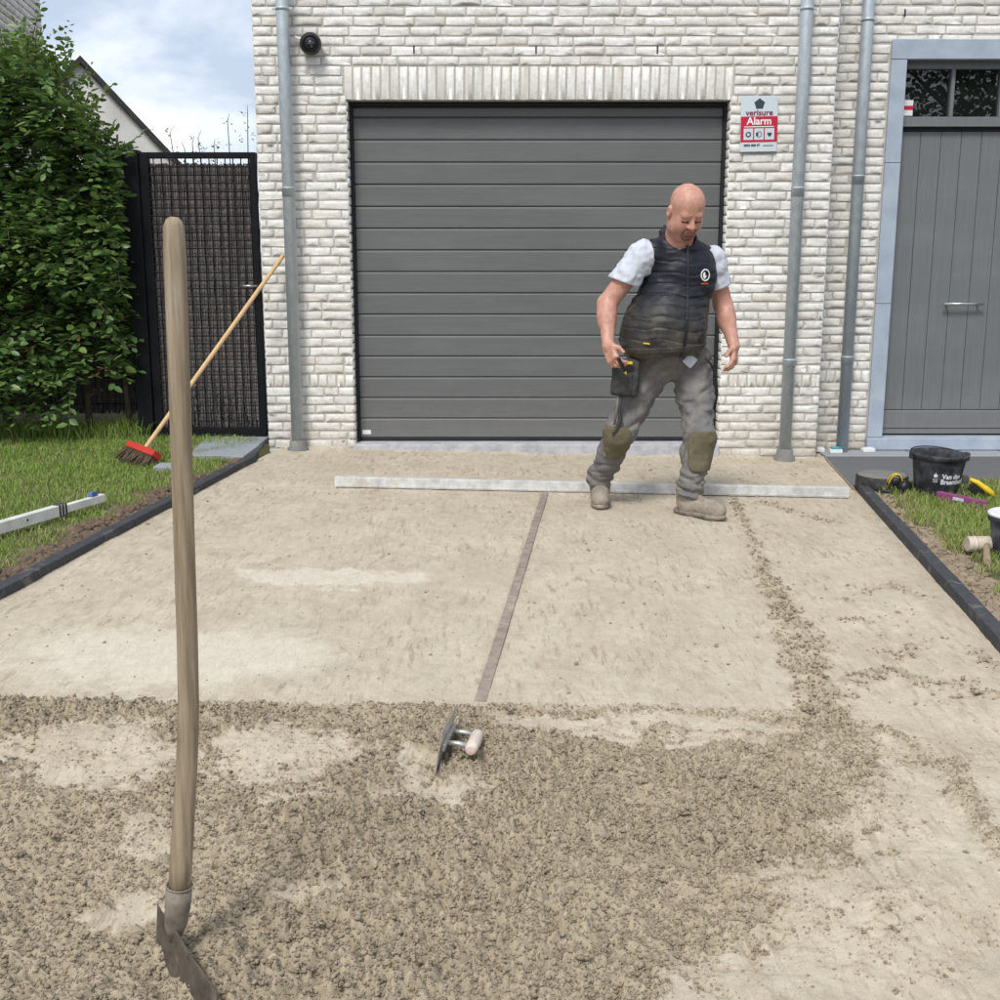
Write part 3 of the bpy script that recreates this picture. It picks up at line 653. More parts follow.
while z < WT - .05:
    if abs(z - HB) < .01:
        for x0, x1, pa, yy in ((XL, DX0, gwall, YW), (DX1, XC, gwall, YW), (XC, FX0 - .004, ewall, YE), (FX1 + .004, 5.2, ewall, YE)): fill(pa, x0, x1, z, CH * 1.45, yy, k, rr, .0612)
        z += CH * 1.5; k += 1; continue
    zc = z + CH / 2
    if zc < DZ + .02:
        fill(gwall, XL, DX0, z, CH, YW, k, rr); fill(gwall, DX1, XC, z, CH, YW, k + 3, rr)
    elif zc < SOLD[1] - .01:
        fill(gwall, XL, DX0 - .02, z, CH, YW, k, rr); fill(gwall, DX1 + .02, XC, z, CH, YW, k + 3, rr)
    else: fill(gwall, XL, XC, z, CH, YW, k, rr)
    if zc < FZ: fill(ewall, XC, FX0 - .004, z, CH, YE, k + 1, rr); fill(ewall, FX1 + .004, 5.2, z, CH, YE, k + 5, rr)
    else: fill(ewall, XC, 5.2, z, CH, YE, k + 1, rr)
    z += CH; k += 1
pipes_x = [(-1.40, .05), (1.97, .05), (2.455, .05)]
def score(b):
    pa, x, z, w, h, y = b
    vis = -.02 < z < 2.93 and -1.65 < x < 3.5
    for px, pw in pipes_x:
        if abs(x - px) < pw and pa is (ewall if px > 2.3 else gwall): vis = vis and w > .15
    if .52 < x < 1.25: pass
    return (w * h * (1 + .03 * z)) if vis else -1
LIST.sort(key=score, reverse=True)
for n, (pa, x, z, w, h, y) in enumerate(LIST[:300]):
    o = bpy.data.objects.new('brick', brick_mesh(min(max(w, .03), .2), round(h * 500) / 500, n % 5)); COL.objects.link(o); o.parent = pa
    o.location = Vector((x, y, z)) - HO; o.rotation_euler = (0, R_(random.uniform(-.5, .5)), 0)
def merge_bricks(L, name, parent, mode='f'):
    VV, FF, nv = [], [], 0
    for n, (x, y, z, w, h) in enumerate(L):
        v, f = brick_arrays(max(w, .02), h, n % 7)
        if mode == 'f': v = v + np.array([x, y, z])
        elif mode == 'l': v = np.stack([v[:, 1], -v[:, 0], v[:, 2]], -1) + np.array([x, y, z])      # faces -X
        else: v = np.stack([-v[:, 1], v[:, 0], v[:, 2]], -1) + np.array([x, y, z])                 # faces +X
        VV.append(v); FF.append(f + nv); nv += len(v)
    if not VV: return None
    me = npmesh(name, np.concatenate(VV) - np.array(HO), np.concatenate(FF), False)
    return kind(link(name, me, M['brick'], parent), 'stuff')
for pa in (gwall, ewall): merge_bricks([(x, y, z, w, h) for p, x, z, w, h, y in LIST[300:] if p is pa], 'brickwork', pa)
# returns: outer side wall, garage jambs, recess return
side, jl, jr, rt = [], [], [], []
z = Z0 - 2 * CH; k = 0
while z < WT - .05:
    for a, b in row(YW + .012, 13.9, [0, .1][k % 2], rr): side.append((XL, (a + b) / 2, z + CH / 2, b - a - J, CH - J))
    if z + CH / 2 < DZ:
        jl.append((DX0, YW + .055, z + CH / 2, .095, CH - J)); jr.append((DX1, YW + .055, z + CH / 2, .095, CH - J))
    rt.append((XC, YW + .07, z + CH / 2, .12, CH - J)); rt.append((XC, YW + .21, z + CH / 2, .15, CH - J))
    z += CH; k += 1
merge_bricks(side, 'side_brickwork', gwall, 'l'); merge_bricks(jl, 'jamb_brickwork', gwall, 'r'); merge_bricks(jr, 'jamb_brickwork', gwall, 'l'); merge_bricks(rt, 'side_brickwork', gwall, 'r')
# soldier course over the garage door
lint = hbox('lintel', (DX0 - .02, YW + .0056, SOLD[0] + .004), (DX1 + .02, YW + .10, SOLD[1] - .002), M['mortar'], None, 0)
n = 42; u = (DX1 - DX0 + .04) / n
for i in range(n):
    o = bpy.data.objects.new('soldier_brick', brick_mesh(round(u - J, 2), .206, i % 5)); COL.objects.link(o); o.parent = lint
    o.location = Vector((DX0 - .02 + u * (i + .5), YW + random.uniform(-.002, .002), (SOLD[0] + SOLD[1]) / 2 + random.uniform(-.002, .002))) - HO
    o.rotation_euler = (0, R_(random.uniform(-.5, .5)), 0)
for x, z, y in ((-.563, 2.641, YW), (.236, 2.641, YW), (1.03, 2.641, YW), (2.73, 2.924, YE)):
    hbox('weep_vent', (x - .005, y - .003, z - .024), (x + .005, y + .03, z + .024), M['dark_seal'], None, .001)

# garage door: frame, sixteen ribbed slats, sill
gdoor = empty('garage_door', (0, 0, 0), 0, house)
def gpart(name, lo, hi, mat, bev=.003): return hbox(name, lo, hi, mat, gdoor, bev)
gpart('frame', (DX0 + .002, YG - .03, 0.0), (DX0 + .022, YG + .06, DZ - .002), M['dark_seal']); gpart('frame', (DX1 - .022, YG - .03, 0.0), (DX1 - .002, YG + .06, DZ - .002), M['dark_seal'])
gpart('frame', (DX0 + .022, YG - .03, DZ - .022), (DX1 - .022, YG + .06, DZ - .002), M['dark_seal'])
gpart('backing', (DX0 + .022, YG + .02, .02), (DX1 - .022, YG + .05, DZ - .022), M['dark_seal'], 0)
SP = 0.1455; zt = 2.234 + SP
bands = [DZ - .022] + [2.234 - SP * i for i in range(15)] + [.058]
for zt, zb in zip(bands, bands[1:]):
    d = BM(); prof = [(zb + .002, YG + .022), (zb + .002, YG + .006), (zb + .004, YG + .001), (zb + .009, YG), (zt - .016, YG), (zt - .012, YG + .001), (zt - .0015, YG + .010), (zt + .001, YG + .022)]
    vv = [[d.b.verts.new((x, yy, zz)) for zz, yy in prof] for x in (DX0 + .024, DX1 - .024)]
    for i in range(len(prof)): d.b.faces.new((vv[0][i], vv[0][(i + 1) % 8], vv[1][(i + 1) % 8], vv[1][i]))
    d.b.faces.new(vv[0]); d.b.faces.new(vv[1][::-1])
    hb('slat', d, M['garage'], gdoor)
gpart('bottom_seal', (DX0 + .024, YG - .006, .034), (DX1 - .024, YG + .03, .058), M['dark_seal'], .004)
lab = gpart('sticker', (DX0 + .035, YG - .0025, .082), (DX0 + .095, YG - .0008, .112), M['white'], 0)
sb_ = BM().box((DX0 - .02, YW - .035, -.09), (DX1 + .006, YG + .06, .033), .006)
hb('sill', sb_, M['sillstone'])

# front door with stone surround
sur = empty('door_surround', (0, 0, 0), 0, house)
def spart(lo, hi): return hbox('stone', lo, hi, M['bluestone'], sur, .004)
SW = .108
spart((FX0, YE - .018, 2.627), (FX1, YE + .2, FZ))
for a, b in ((1.95, 2.624), (.99, 1.947), (.035, .987)):
    spart((FX0, YE - .016, a), (FX0 + SW, YE + .2, b)); spart((FX1 - SW, YE - .016, a), (FX1, YE + .2, b))
spart((FX0 - .01, YE - .05, -.052), (FX1 + .01, YE + .25, .032))
tr = empty('transom_window', (0, 0, 0), 0, house)
IX0, IX1 = FX0 + SW, FX1 - SW
def tpart(name, lo, hi, mat, bev=.003): return hbox(name, lo, hi, mat, tr, bev)
YT = YD
tpart('frame', (IX0 + .001, YT - .03, 2.575), (IX1 - .001, YT + .04, 2.626), M['frontdoor'])
tpart('frame', (IX0 + .001, YT - .03, 2.215), (IX1 - .001, YT + .04, 2.262), M['frontdoor'])
tpart('drip_rail', (IX0 + .001, YT - .045, 2.195), (IX1 - .001, YT + .04, 2.2145), M['frontdoor'])
xm = [IX0 + .001, IX0 + .026, 3.105, 3.13, 3.445, 3.47, IX1 - .026, IX1 - .001]
for a, b in zip(xm[::2], xm[1::2]): tpart('mullion', (a, YT - .028, 2.2625), (b, YT + .04, 2.5745), M['frontdoor'])
for a, b in ((xm[1], xm[2]), (xm[3], xm[4]), (xm[5], xm[6])): tpart('pane', (a - .003, YT + .005, 2.258), (b + .003, YT + .012, 2.58), M['glass'], 0)
st_ = tpart('sticker', (2.795, YT - .0008, 2.272), (2.86, YT + .004, 2.375), M['white'], 0)
tpart('sticker_band', (2.795, YT - .0022, 2.310), (2.86, YT - .0012, 2.338), M['sign_red'], 0)
fd = empty('front_door', (0, 0, 0), 0, house)
def dpart(name, lo, hi, mat, bev=.003): return hbox(name, lo, hi, mat, fd, bev)
dpart('frame', (IX0 + .001, YD - .005, .033), (IX0 + .022, YD + .05, 2.1945), M['dark_seal']); dpart('frame', (IX1 - .022, YD - .005, .033), (IX1 - .001, YD + .05, 2.1945), M['dark_seal'])
dpart('backing', (IX0 + .022, YD + .022, .033), (IX1 - .022, YD + .05, 2.194), M['dark_seal'], 0)
bw = .1415; x = IX0 + .026
while x < IX1 - .03:
    x1 = min(x + bw, IX1 - .024)
    dpart('board', (x + .0015, YD + .002, .222), (x1 - .0015, YD + .022, 2.165), M['frontdoor'], .003); x = x1
dpart('top_rail', (IX0 + .024, YD - .002, 2.166), (IX1 - .024, YD + .022, 2.192), M['dark_seal'])
dpart('bottom_rail', (IX0 + .024, YD - .012, .085), (IX1 - .024, YD + .022, .218), M['frontdoor'], .008)
dpart('kick_strip', (IX0 + .024, YD - .006, .045), (IX1 - .024, YD + .022, .083), M['frontdoor'], .004)
hd = BM(); hd.tube([(3.158, YD - .05, .985), (3.445, YD - .05, .985)], .0095, 12)
for hx in (3.19, 3.413): hd.tube([(hx, YD - .05, .985), (hx, YD + .004, .985)], .007, 10)
hb('handle', hd, M['chrome'], fd)

# ------------------------------------------------------------------ downpipes
def downpipe(x, y, zb, joints, brackets, label, boot):
    r = tag(empty('downpipe', (x, y, zb)), label, 'downpipe', None)
    def L(b, n, m): return link(n, b.mesh(n), m, r)
    rad = .041
    L(BM().tube([(0, 0, -.02), (0, 0, WT - zb - .02)], rad, 24), 'pipe', M['zinc'])
    for j in joints:
        b = BM(); b.lathe([(rad, j - zb - .03), (rad + .003, j - zb - .03), (rad + .003, j - zb + .02), (rad + .0055, j - zb + .022), (rad + .0055, j - zb + .028), (rad, j - zb + .03)], 24); L(b, 'joint_collar', M['zinc'])
    for j in brackets:
        b = BM(); b.lathe([(rad, j - zb - .010), (rad + .004, j - zb - .010), (rad + .004, j - zb + .010), (rad, j - zb + .010)], 24)
        for s in (-1, 1): b.box((s * (rad + .012) - .012, -.006, j - zb - .008), (s * (rad + .012) + .012, .006, j - zb + .008), .002)
        b.box((-.006, rad, j - zb - .006), (.006, .085, j - zb + .006), .001)
        L(b, 'bracket', M['zinc'])
    if boot:
        b = BM(); b.lathe([(rad, .075), (rad + .012, .07), (rad + .018, .03), (rad + .03, .02), (rad + .034, -.04)], 24); L(b, 'gully_collar', M['rubber_top'])
    return r
downpipe(-1.40, 8.11, .0, [1.737], [2.878], 'zinc downpipe beside the round black camera', True)
downpipe(1.972, 8.11, -.06, [1.737, .605], [2.878], 'zinc downpipe between alarm sign and wall corner', True)
downpipe(2.455, 8.41, -.055, [1.831, .598], [2.865], 'zinc downpipe in the recess beside the front door', False)

# ------------------------------------------------------------------ security camera and alarm sign
sc_ = tag(empty('security_camera', (-1.235, 8.19, 2.675)), 'round black security camera high on the brick wall', 'camera')
link('base', BM().lathe([(.0005, .012), (.045, .012), (.052, 0), (.052, -.02)], 28, (0, 0, 0), (0, -1, 0)).mesh('base'), M['black_plastic'], sc_)
ball = link('housing', BM().lathe([(.0005, .115), (.025, .113), (.045, .106), (.060, .092), (.070, .068), (.071, .045), (.064, .022), (.05, .010), (.03, .004)], 32, (0, 0, 0), (.12, -1, -.10)).mesh('housing'), M['black_plastic'], sc_)
link('lens', BM().lathe([(.0005, .122), (.018, .120), (.026, .114), (.026, .100)], 24, (0, 0, 0), (.16, -1, -.16)).mesh('lens'), M['glass'], sc_)
link('bezel', BM().lathe([(.040, .106), (.042, .114), (.050, .111), (.052, .098)], 28, (0, 0, 0), (.12, -1, -.10)).mesh('bezel'), M['black_metal'], sc_)
link('cable_clip', BM().tube([(-.10, -.01, .045), (-.055, -.035, .02)], .007, 8).mesh('cable_clip'), M['white'], sc_)

sg = tag(empty('alarm_sign', (1.712, 8.185, 2.175)), 'red and silver alarm sign beside the garage door', 'sign')
sg.rotation_euler = (0, R_(-1.0), 0)
W2, H2 = .122, .176
def sp(name, lo, hi, mat, bev=0): return bx(name, lo, hi, mat, sg, bev)
sp('plate', (-W2, -.004, -H2), (W2, .006, H2), M['sign_grey'], .002)
sp('red_panel', (-W2 + .001, -.0052, -.115), (W2 - .001, -.0042, .048), M['sign_red'])
for i in range(3):
    cx = -.070 + .070 * i
    pp = sp('icon_panel', (cx - .031, -.0064, -.100), (cx + .031, -.0054, -.028), M['sign_grey'])
    if i == 0: link('icon', BM().lathe([(.010, .0), (.018, .0), (.018, .001), (.010, .001)], 20, (cx, -.0066, -.066), (0, -1, 0)).mesh('icon'), M['sign_dark'], sg)
    if i == 1:
        link('icon', BM().lathe([(.015, .0), (.019, .0), (.019, .001), (.015, .001)], 20, (cx, -.0066, -.066), (0, -1, 0)).mesh('icon'), M['sign_dark'], sg)
        bx('icon_mark', (cx - .02, -.0078, -.075), (cx - .004, -.0066, -.055), M['sign_dark'], sg, 0)
    if i == 2: link('icon', BM().prism([(cx - .017, -.056), (cx + .017, -.056), (cx + .010, -.074), (cx, -.083), (cx - .010, -.074)], -.0076, -.0066).mesh('icon'), M['sign_dark'], sg)
pt = []
for i in range(10):
    a = math.pi / 2 + i * math.pi / 5; rad = .037 if i % 2 == 0 else .029
    pt.append((rad * math.cos(a), .126 + rad * math.sin(a)))
link('star_emblem', BM().prism(pt, -.0056, -.0042).mesh('star_emblem'), M['sign_dark'], sg)
text('wordmark', 'verisure', .052, M['sign_purple'], sg, Matrix.Translation((0, -.0052, .070)) @ WALLFACE, .0012, .0004, xs=1.05)
text('lettering', 'Alarm', .066, M['ink_white'], sg, Matrix.Translation((0, -.0060, .017)) @ WALLFACE, .0015, .0004)
sp('underline', (-.098, -.0062, -.020), (.098, -.0054, -.0145), M['ink_white'])
text('phone_line', '0800 808 97', .021, M['sign_dark'], sg, Matrix.Translation((-.045, -.0052, -.136)) @ WALLFACE, .0008, .0004)
text('web_line', 'verisure.be', .015, M['sign_dark'], sg, Matrix.Translation((.062, -.0052, -.137)) @ WALLFACE, .0002, .0004)

# ------------------------------------------------------------------ gate, fence
YGT = 8.45
gt = tag(empty('gate', (-2.05, YGT, 0.03)), 'black mesh gate backed with dark brushwood beside the house corner', 'gate')
def gp_(name, lo, hi, mat=None, bev=.003): return bx(name, lo, hi, mat or M['black_metal'], gt, bev)
gp_('stile', (-.42, -.03, .02), (-.36, .03, 1.985)); gp_('stile', (.335, -.03, .02), (.375, .03, 1.985))
gp_('top_rail', (-.3595, -.03, 1.945), (.3345, .03, 1.985)); gp_('bottom_rail', (-.3595, -.03, .02), (.3345, .03, .085))
bar_v = BM().tube([(0, 0, .08), (0, 0, 1.95)], .0046, 6, False).mesh('vertical_bar'); bar_v.materials.append(M['black_metal'])
bar_h = BM().tube([(-.362, 0, 0), (.337, 0, 0)], .0046, 6, False).mesh('horizontal_bar'); bar_h.materials.append(M['black_metal'])
for i in range(13): link('vertical_bar', bar_v, None, gt, (-.325 + .0545 * i, -.020 + random.uniform(-.001, .001), 0))
for i in range(33): link('horizontal_bar', bar_h, None, gt, (0, -.027, .135 + .0548 * i))
hdl = BM(); hdl.tube([(.355, -.03, 1.085), (.355, -.075, 1.085), (.25, -.08, 1.085)], .009, 10); link('handle', hdl.mesh('handle'), M['chrome'], gt)
link('lock_box', BM().box((.332, -.036, 1.0), (.378, -.03, 1.13), .002).mesh('lock_box'), M['black_metal'], gt)
def reeds(x0, x1, z0, z1, n, seed, depth=.03, y=0.0):
    r = np.random.default_rng(seed); VV, FF = [], []; nv = 0
    for i in range(n):
        x = r.uniform(x0, x1); y0 = y + r.uniform(0, depth); a = r.uniform(z0, z0 + .25 * (z1 - z0)); b = z1 - abs(r.normal(0, .02))
        if r.random() < .55: c = r.uniform(z0, z1); a, b = max(z0, c - .25), min(b, c + .25)
        w = r.uniform(.003, .008); dx = r.normal(0, .035); ph = r.uniform(0, 6.3)
        for t in range(3):
            an = ph + t * 2.094; VV += [(x + w * math.cos(an), y0 + w * math.sin(an), a), (x + dx + w * .6 * math.cos(an), y0 + w * .6 * math.sin(an), b)]
        for t in range(3): q = (t + 1) % 3; FF.append((nv + 2 * t, nv + 2 * q, nv + 2 * q + 1, nv + 2 * t + 1))
        nv += 6
    return npmesh('brushwood_screen', VV, FF, False)
kind(link('brushwood_screen', reeds(-.36, .335, .07, 1.915, 1500, 5), M['brush'], gt, (0, .0, 0)), 'stuff')
link('screen_backing', BM().box((-.355, .034, .10), (.33, .040, 1.89), 0).mesh('screen_backing'), M['brush'], gt)
fe = tag(empty('fence', (-3.8, 9.12, 0.0)), 'dark brushwood fence panel with black posts behind the hedge', 'fence')
kind(link('brushwood_screen', reeds(-1.6, 1.28, .12, 1.9, 3800, 6), M['brush'], fe), 'stuff')
link('screen_backing', BM().box((-1.6, .034, .14), (1.28, .040, 1.86), 0).mesh('screen_backing'), M['brush'], fe)
for px_ in (-1.6, .0, 1.29): link('post', BM().box((px_ - .03, -.05, 0), (px_ + .03, .01, 1.98), .004).mesh('post'), M['black_metal'], fe)
for zz in np.arange(.2, 1.9, .2): link('wire', BM().tube([(-1.6, -.012, zz), (1.28, -.012, zz)], .003, 5).mesh('wire'), M['black_metal'], fe)
gpost = tag(BM().box((-2.585, 8.40, -.05), (-2.475, 8.51, 2.03), .005).build('gate_post', M['black_metal']), 'thick black steel post between hedge and gate', 'post')

# ------------------------------------------------------------------ neighbouring houses
nh = tag(empty('gabled_house', (-8.4, 25, 0)), 'white gabled house with dark roof edge beyond the hedge', 'house')
nh.rotation_euler = (0, 0, R_(27))
AZ, EZ, HWD = 5.05, 1.9, 2.95
link('gable_wall', BM().prism([(-HWD, -.4), (HWD, -.4), (HWD, EZ), (0, AZ - .05), (-HWD, EZ)], 0, 9).mesh('gable_wall'), M['render_white'], nh)
for s in (-1, 1):
    sl = (AZ - EZ) / HWD; x1 = HWD + .25
    link('roof', BM().prism([(0, AZ + .10), (s * x1, AZ + .10 - sl * x1), (s * x1, AZ - .04 - sl * x1), (0, AZ - .04)], -.12, 9.2).mesh('roof'), M['roof'], nh)
for k_, (wx, wz) in enumerate(((-1.2, .6), (.5, .6))): 
    w_ = link('window', BM().box((wx, -.03, wz), (wx + .8, .01, wz + 1.1), .01).mesh('window'), M['white'], nh)
    link('pane', BM().box((wx + .07, -.036, wz + .07), (wx + .73, -.031, wz + 1.03), 0).mesh('pane'), M['glass'], w_)
bh = tag(empty('brick_house', (-5.10, 14.0, 0)), 'tall pale brick house wall rising behind the hedge top', 'house')
bh.rotation_euler = (0, 0, R_(-9.2) * -1)
w_ = link('wall', BM().box((-4.0, -4.6, -.35), (-.008, 0, 7.5), 0).mesh('wall'), M['mortar'], bh)
VV, FF, nv = [], [], 0; z = 1.2; k = 0
while z < 6.2:
    for a, b2 in row(-4.6, -.004, [0, .1, .05, .15][k % 4], rr):
        v, f = brick_arrays(b2 - a - J, .075 - J, k % 7); v = np.stack([-v[:, 1], v[:, 0], v[:, 2]], -1) + np.array([0.004, (a + b2) / 2, z + .0375])
        VV.append(v); FF.append(f + nv); nv += len(v)
    z += .075; k += 1
kind(link('brickwork', npmesh('brickwork', np.concatenate(VV), np.concatenate(FF), False), M['brick'], w_), 'stuff')
link('roof', BM().prism([(-4.3, 7.5), (.3, 7.5), (-2.0, 9.4)], -4.9, .3).mesh('roof'), M['roof'], bh)

# ------------------------------------------------------------------ hedge
def leaf_arrays(P, A, N, L, wr=0.55):
    """P base points, A axis, N up normal, L length: folded pointed leaves of six vertices"""
    Sd = np.cross(A, N); Sd /= np.linalg.norm(Sd, axis=1)[:, None] + 1e-9; N = np.cross(Sd, A)
    l = L[:, None]; w = l * wr * .5
    V = np.stack([P, P + A * l * .35 + Sd * w + N * l * .06, P + A * l * .75 + Sd * w * .75 + N * l * .04, P + A * l, P + A * l * .75 - Sd * w * .75 + N * l * .04, P + A * l * .35 - Sd * w + N * l * .06, P + A * l * .5 - N * l * .04], 1)
    i = np.arange(len(P))[:, None] * 7
    F = np.concatenate([i + [0, 1, 6], i + [1, 2, 6], i + [2, 3, 6], i + [3, 4, 6], i + [4, 5, 6], i + [5, 0, 6]])
    return V.reshape(-1, 3), F
def sprays(bases, dirs, lens, nleaf, leaf, r, droop=.35):
    P, A, N, L, TW = [], [], [], [], []
    for b0, d, ln in zip(bases, dirs, lens):
        d = d / np.linalg.norm(d); sd = np.cross(d, [0, 0, 1.0]); sd = sd / (np.linalg.norm(sd) + 1e-6); nrm = np.cross(sd, d) + r.normal(0, .25, 3)
        n = max(4, int(nleaf * ln / .3)); pts = []
        for i in range(n):
            t = (i + .6) / n; p = b0 + d * ln * t + np.array([0, 0, -droop * ln * t * t]) + r.normal(0, .006, 3)
            s = 1 if i % 2 else -1; a = d * .55 + sd * s * r.uniform(.5, 1.1) + r.normal(0, .22, 3) + np.array([0, 0, -.18]); a /= np.linalg.norm(a)
            P.append(p); A.append(a); N.append(nrm + r.normal(0, .3, 3)); L.append(leaf * r.uniform(.5, 1.25))
        TW.append((b0, b0 + d * ln * .5 + np.array([0, 0, -droop * ln * .25]), b0 + d * ln + np.array([0, 0, -droop * ln])))
    return np.array(P), np.array(A), np.array(N), np.array(L), TW
hr_ = np.random.default_rng(17)
HX0, HX1, HY0, HY1, HZ1 = -5.2, -2.64, 8.20, 9.0, 2.50
hedge = tag(empty('hedge', (-3.9, 8.6, 0.02)), 'tall dense green beech hedge on the lawn', 'hedge')
HOo = np.array([-3.9, 8.6, 0.02])
bases, dirs, lens = [], [], []
def hedge_top(x): return HZ1 + .10 * math.sin(x * 3.1) + .08 * math.sin(x * 7.7 + 1) - .36 * max(0, (x + 3.0)) / .33
def hedge_front(x, z): return HY0 + .16 * math.sin(x * 2.3 + z * 1.7) + .12 * math.sin(z * 6.1 + x * 1.3) + (.22 * max(0, .9 - z))
for i in range(4200):
    x = hr_.uniform(HX0, HX1); z = .22 + (hr_.random() ** .85) * (hedge_top(x) - .22)
    if z < .55 and (hr_.random() < .5 or x > -2.95): continue
    if x > -2.95 and z < .95 and hr_.random() < .7: continue
    f = hedge_front(x, z); y = f + abs(hr_.normal(0, .19)) + .05
    bases.append(np.array([x, y, z])); dirs.append(np.array([hr_.normal(0, .5), -1.0, hr_.normal(.15, .3)])); lens.append(hr_.uniform(.16, .38))
for i in range(420):          # gate-side end and interior
    z = hr_.uniform(.5, 2.3); y = hr_.uniform(HY0, HY1); x = HX1 - .05 * hr_.random() - (.2 if z > 2.05 else 0)
    bases.append(np.array([x - .12, y, z])); dirs.append(np.array([1.0, hr_.normal(-.3, .4), hr_.normal(.1, .3)])); lens.append(hr_.uniform(.12, .28))
P, A, N, L, TW = sprays(bases, dirs, lens, 10, .074, hr_)
v, f = leaf_arrays(P, A, N, L); kind(link('foliage', npmesh('foliage', v - HOo, f, False), M['leaf'], hedge), 'stuff')
bases, dirs, lens = [], [], []
for i in range(520):
    x = hr_.uniform(HX0, HX1 - .05); y = hr_.uniform(HY0 + .1, HY1); z = hedge_top(x) - hr_.uniform(-.02, .22)
    bases.append(np.array([x, y, z])); dirs.append(np.array([hr_.normal(0, .45), hr_.normal(-.35, .4), hr_.uniform(.3, 1.0)])); lens.append(hr_.uniform(.14, .34) if hr_.random() < .85 else hr_.uniform(.35, .6))
for i in range(260):
    x = hr_.uniform(HX0, HX1); z = .9 + 1.5 * hr_.random() ** .5; bases.append(np.array([x, hedge_front(x, z) - .02, z])); dirs.append(np.array([hr_.normal(0, .5), -1, .3])); lens.append(hr_.uniform(.1, .22))
P, A, N, L, TW2 = sprays(bases, dirs, lens, 12, .054, hr_, .1)
v, f = leaf_arrays(P, A, N, L); kind(link('young_shoots', npmesh('young_shoots', v - HOo, f, False), M['young_leaf'], hedge), 'stuff')
bases = [np.array([hr_.uniform(-3.7, -2.75), hr_.uniform(8.25, 8.45), hr_.uniform(.35, 1.9)]) for i in range(16)]
P, A, N, L, _t = sprays(bases, [np.array([hr_.normal(0, .4), -1, -.2])] * 16, [.1] * 16, 14, .055, hr_)
v, f = leaf_arrays(P, A, N, L); kind(link('withered_leaves', npmesh('withered_leaves', v - HOo, f, False), M['dry_leaf'], hedge), 'stuff')
tw = BM()
for t in TW[::3] + TW2[::2]: tw.tube([Vector(q) - Vector(HOo) for q in t], [.004, .003, .0015], 4, False)
kind(tw.build('twigs', M['bark'], hedge), 'stuff')
for i in range(9):
    x = -4.9 + .27 * i + hr_.uniform(-.06, .06); y = 8.62 + hr_.uniform(-.1, .1); p = [(x + hr_.normal(0, .03) * k, y + hr_.normal(0, .03) * k, -.05 + k * .55) for k in range(5)]
    BM().tube([Vector(q) - Vector(HOo) for q in p], [.028, .024, .02, .015, .008], 8).build('stem', M['bark'], hedge)
# slender weeds that rise over the gate from behind it
wd = tag(empty('tall_weed', (-2.05, 9.3, 0)), 'thin leggy shrub tips rising behind the gate top', 'shrub')
bases, dirs, lens, tws = [], [], [], BM()
for i, (wx, wz) in enumerate(((-.42, 2.28), (-.30, 2.2), (-.22, 2.24), (-.10, 2.18), (.03, 2.36), (.16, 2.42), (.22, 2.30), (-.36, 2.16))):
    q = [(wx * .5 + hr_.normal(0, .02), hr_.uniform(-.1, .1), 0), (wx * .8, 0, wz * .6), (wx + hr_.normal(0, .02), .02, wz - .05), (wx + hr_.normal(0, .03), .0, wz)]
    tws.tube(q, [.008, .006, .003, .0015], 5)
    for j in range(7 if i < 4 else 3): bases.append(np.array(q[2]) + np.array([hr_.normal(0, .03), hr_.normal(0, .03), hr_.uniform(-.22, .03)])); dirs.append(hr_.normal(0, 1, 3) + np.array([0, 0, .4])); lens.append(hr_.uniform(.04, .1))
tws.build('stems', M['bark'], wd)
P, A, N, L, _t = sprays(bases, dirs, lens, 14, .026, hr_, 0); v, f = leaf_arrays(P, A, N, L); kind(link('foliage', npmesh('foliage', v, f, False), M['young_leaf'], wd), 'stuff')
# rough grass at the hedge's foot
hx_ = hr_.uniform(-5, -2.5, 2600); hy_ = 8.30 + np.abs(hr_.normal(0, .25, 2600)); V, F, d = blades(hx_, hy_, hl(hx_, hy_), .07, .20, (hr_.random(2600) < .15) * 1.0, 99, .006)
tag(kind(link('tall_grass', npmesh('tall_grass', V, F, False, {'dry': d}), M['grass']), 'stuff'), 'longer uncut grass along the foot of the hedge', 'grass')

# street tree across the road, mirrored in the panes over the front door
def street_tree(x0, y0, hgt, seed, label):
    r = np.random.default_rng(seed); t = tag(empty('street_tree', (x0, y0, -.34)), label, 'tree', 'trees across the street')
    b = BM(); b.tube([(0, 0, 0), (.05, 0, 1.5), (0, .1, 3.0), (.1, 0, hgt * .8)], [.2, .16, .13, .03], 10)
    for k in range(9):
        a = k * 2.4; z0 = 1.8 + k * .45; b.tube([(0, 0, z0), (math.cos(a) * 1.0, math.sin(a) * 1.0, z0 + .8), (math.cos(a) * 1.9, math.sin(a) * 1.9, z0 + 1.3)], [.06, .04, .015], 6)
    b.build('trunk', M['bark'], t)
    n = 6500; cl = r.normal(0, 1, (70, 3)); cl = cl / np.linalg.norm(cl, axis=1)[:, None] * (r.random((70, 1)) ** .4); cl = cl * np.array([2.6, 2.6, hgt * .42]) + np.array([0, 0, hgt * .60])
    P = cl[r.integers(0, 70, n)] + r.normal(0, .38, (n, 3)); A = r.normal(0, 1, (n, 3)) + [0, 0, -.4]; A /= np.linalg.norm(A, axis=1)[:, None]
    v, f = leaf_arrays(P, A, r.normal(0, .5, (n, 3)) + [0, 0, 1.0], r.uniform(.10, .2, n), .7); kind(link('crown', npmesh('crown', v, f, False), M['tree_leaf'], t), 'stuff')
street_tree(10.3, -11.5, 8.2, 41, 'leafy street tree mirrored in the panes above the front door')
street_tree(14.2, -13.0, 8.8, 42, 'second leafy street tree, mirrored in the pane farther from the downpipe')

# ------------------------------------------------------------------ tools on the driveway
def H(x, y): return float(sand_h(np.array([x]), np.array([y]))[0])
